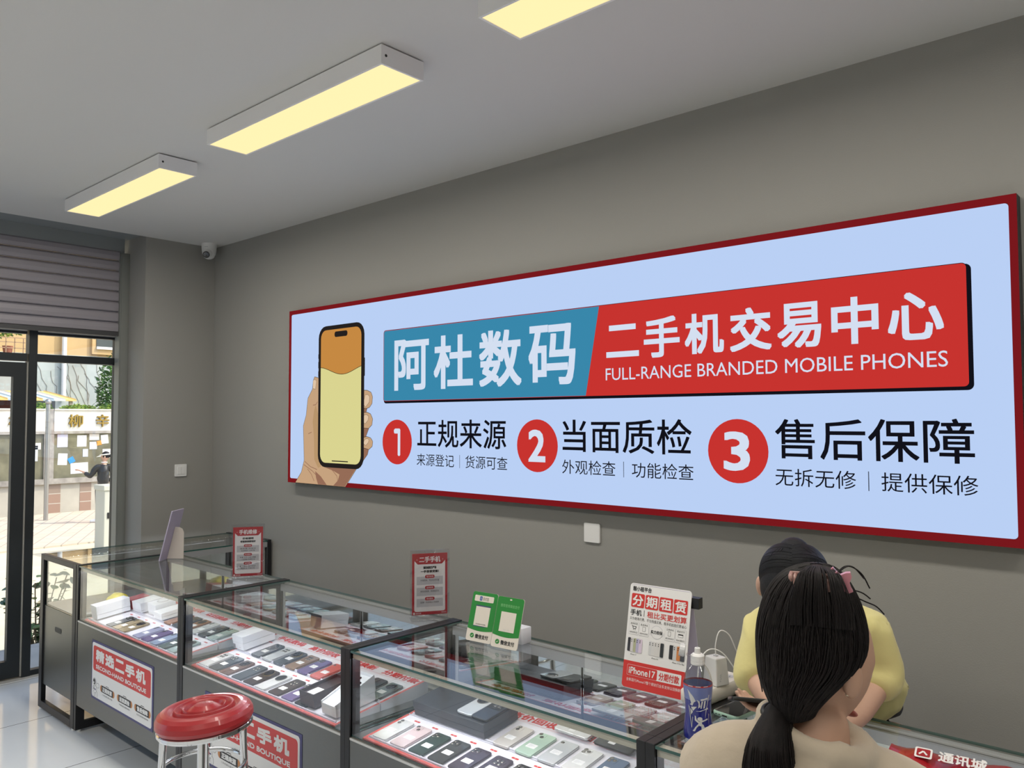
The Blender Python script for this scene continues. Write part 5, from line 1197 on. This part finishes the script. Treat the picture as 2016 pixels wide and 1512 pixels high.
bo3 = fuse('body', body, M_skin2, .0075, 2, pb); face(bo3, hc3, hf3, hu3, .98)
M_bj = mat('black_jacket', (.018,.019,.02), .38, sheen=.1); jt = [((0,.03,.80),(.165,.135)),((0,.03,1.0),(.150,.125)),((0,.03,1.16),(.155,.12)),((0,.04,1.27),(.115,.085)),((0,.045,1.31),(.075,.065))]
jp = [skinned(jt, chain(jt), 2)]
for a in (pL, pR): nd = [((0,.04,1.25),.08),(a[0][0],.074),(a[1][0],.064),(a[2][0],.046)]; jp.append(skinned(nd, chain(nd), 2))
fuse('jacket', jp, M_bj, .010, 3, bo3, folds(12, .02))
tp_ = [skinned([((0,.03,.88),(.135,.11)),((0,.03,.80),(.14,.11))], [(0,1)], 2)]
for l in lg: nd = [(p, r+.014) for p, r in l[:2]] + [(l[2][0], .056)]; tp_.append(skinned(nd, chain(nd), 2))
fuse('trousers', tp_, M_tr, .011, 3, bo3)
sp = []
for l in lg: nd = [(l[3][0],.044),(l[4][0],.036),(tuple(Vector(l[4][0])+Vector((-.03,-.04,0))),.026)]; sp.append(skinned(nd, chain(nd), 2))
fuse('shoes', sp, M_white, .008, 3, bo3)
rr3, ff3, uu3 = basis(hf3, hu3); b = MB(); q = MB(); q.ball((0,0,0), .084, .098, .112, None, 24, 16)
b.add([hc3 + rr3*v[0] + ff3*(v[1]-.014 if v[1] < .03 or v[2] > .05 else v[1]*.55) + uu3*(v[2]+.006 if v[2] > -.03 else v[2]*.4) for v in q.v], q.f, M_hairb, True)
b.tube([hc3 - ff3*.10 + uu3*.02, hc3 - ff3*.15 - uu3*.06, hc3 - ff3*.14 - uu3*.22], [.03,.035,.015], M_hairb, 10); b.build('hair', bo3)
b = MB(); b.tube([hc3 + uu3*.045 + (rr3*math.cos(t)*.088 + ff3*math.sin(t)*.105) for t in [2*PI*i/28 for i in range(29)]], .014, mat('visor_white', (.78,.76,.66), .6), 8, False)
V = []
for i in range(13):
    t = PI*(.12+.76*i/12)
    for k in (0, 1): V.append(hc3 + uu3*(.045-.03*k) + (rr3*math.cos(t)*(.088+.03*k) + ff3*math.sin(t)*(.105+.085*k)))
b.add(V + [p - uu3*.004 for p in V], [(i*2, i*2+1, i*2+3, i*2+2) for i in range(12)] + [(26+i*2, 26+i*2+2, 26+i*2+3, 26+i*2+1) for i in range(12)], MATS['visor_white'], True); b.build('visor', bo3)
b = MB(); b.tube([Vector((0,.05,1.335)) + Vector((.058*math.cos(t), .058*math.sin(t), .008)) for t in [2*PI*i/20 for i in range(21)]], .012, M_white, 8, False); b.build('collar', bo3)
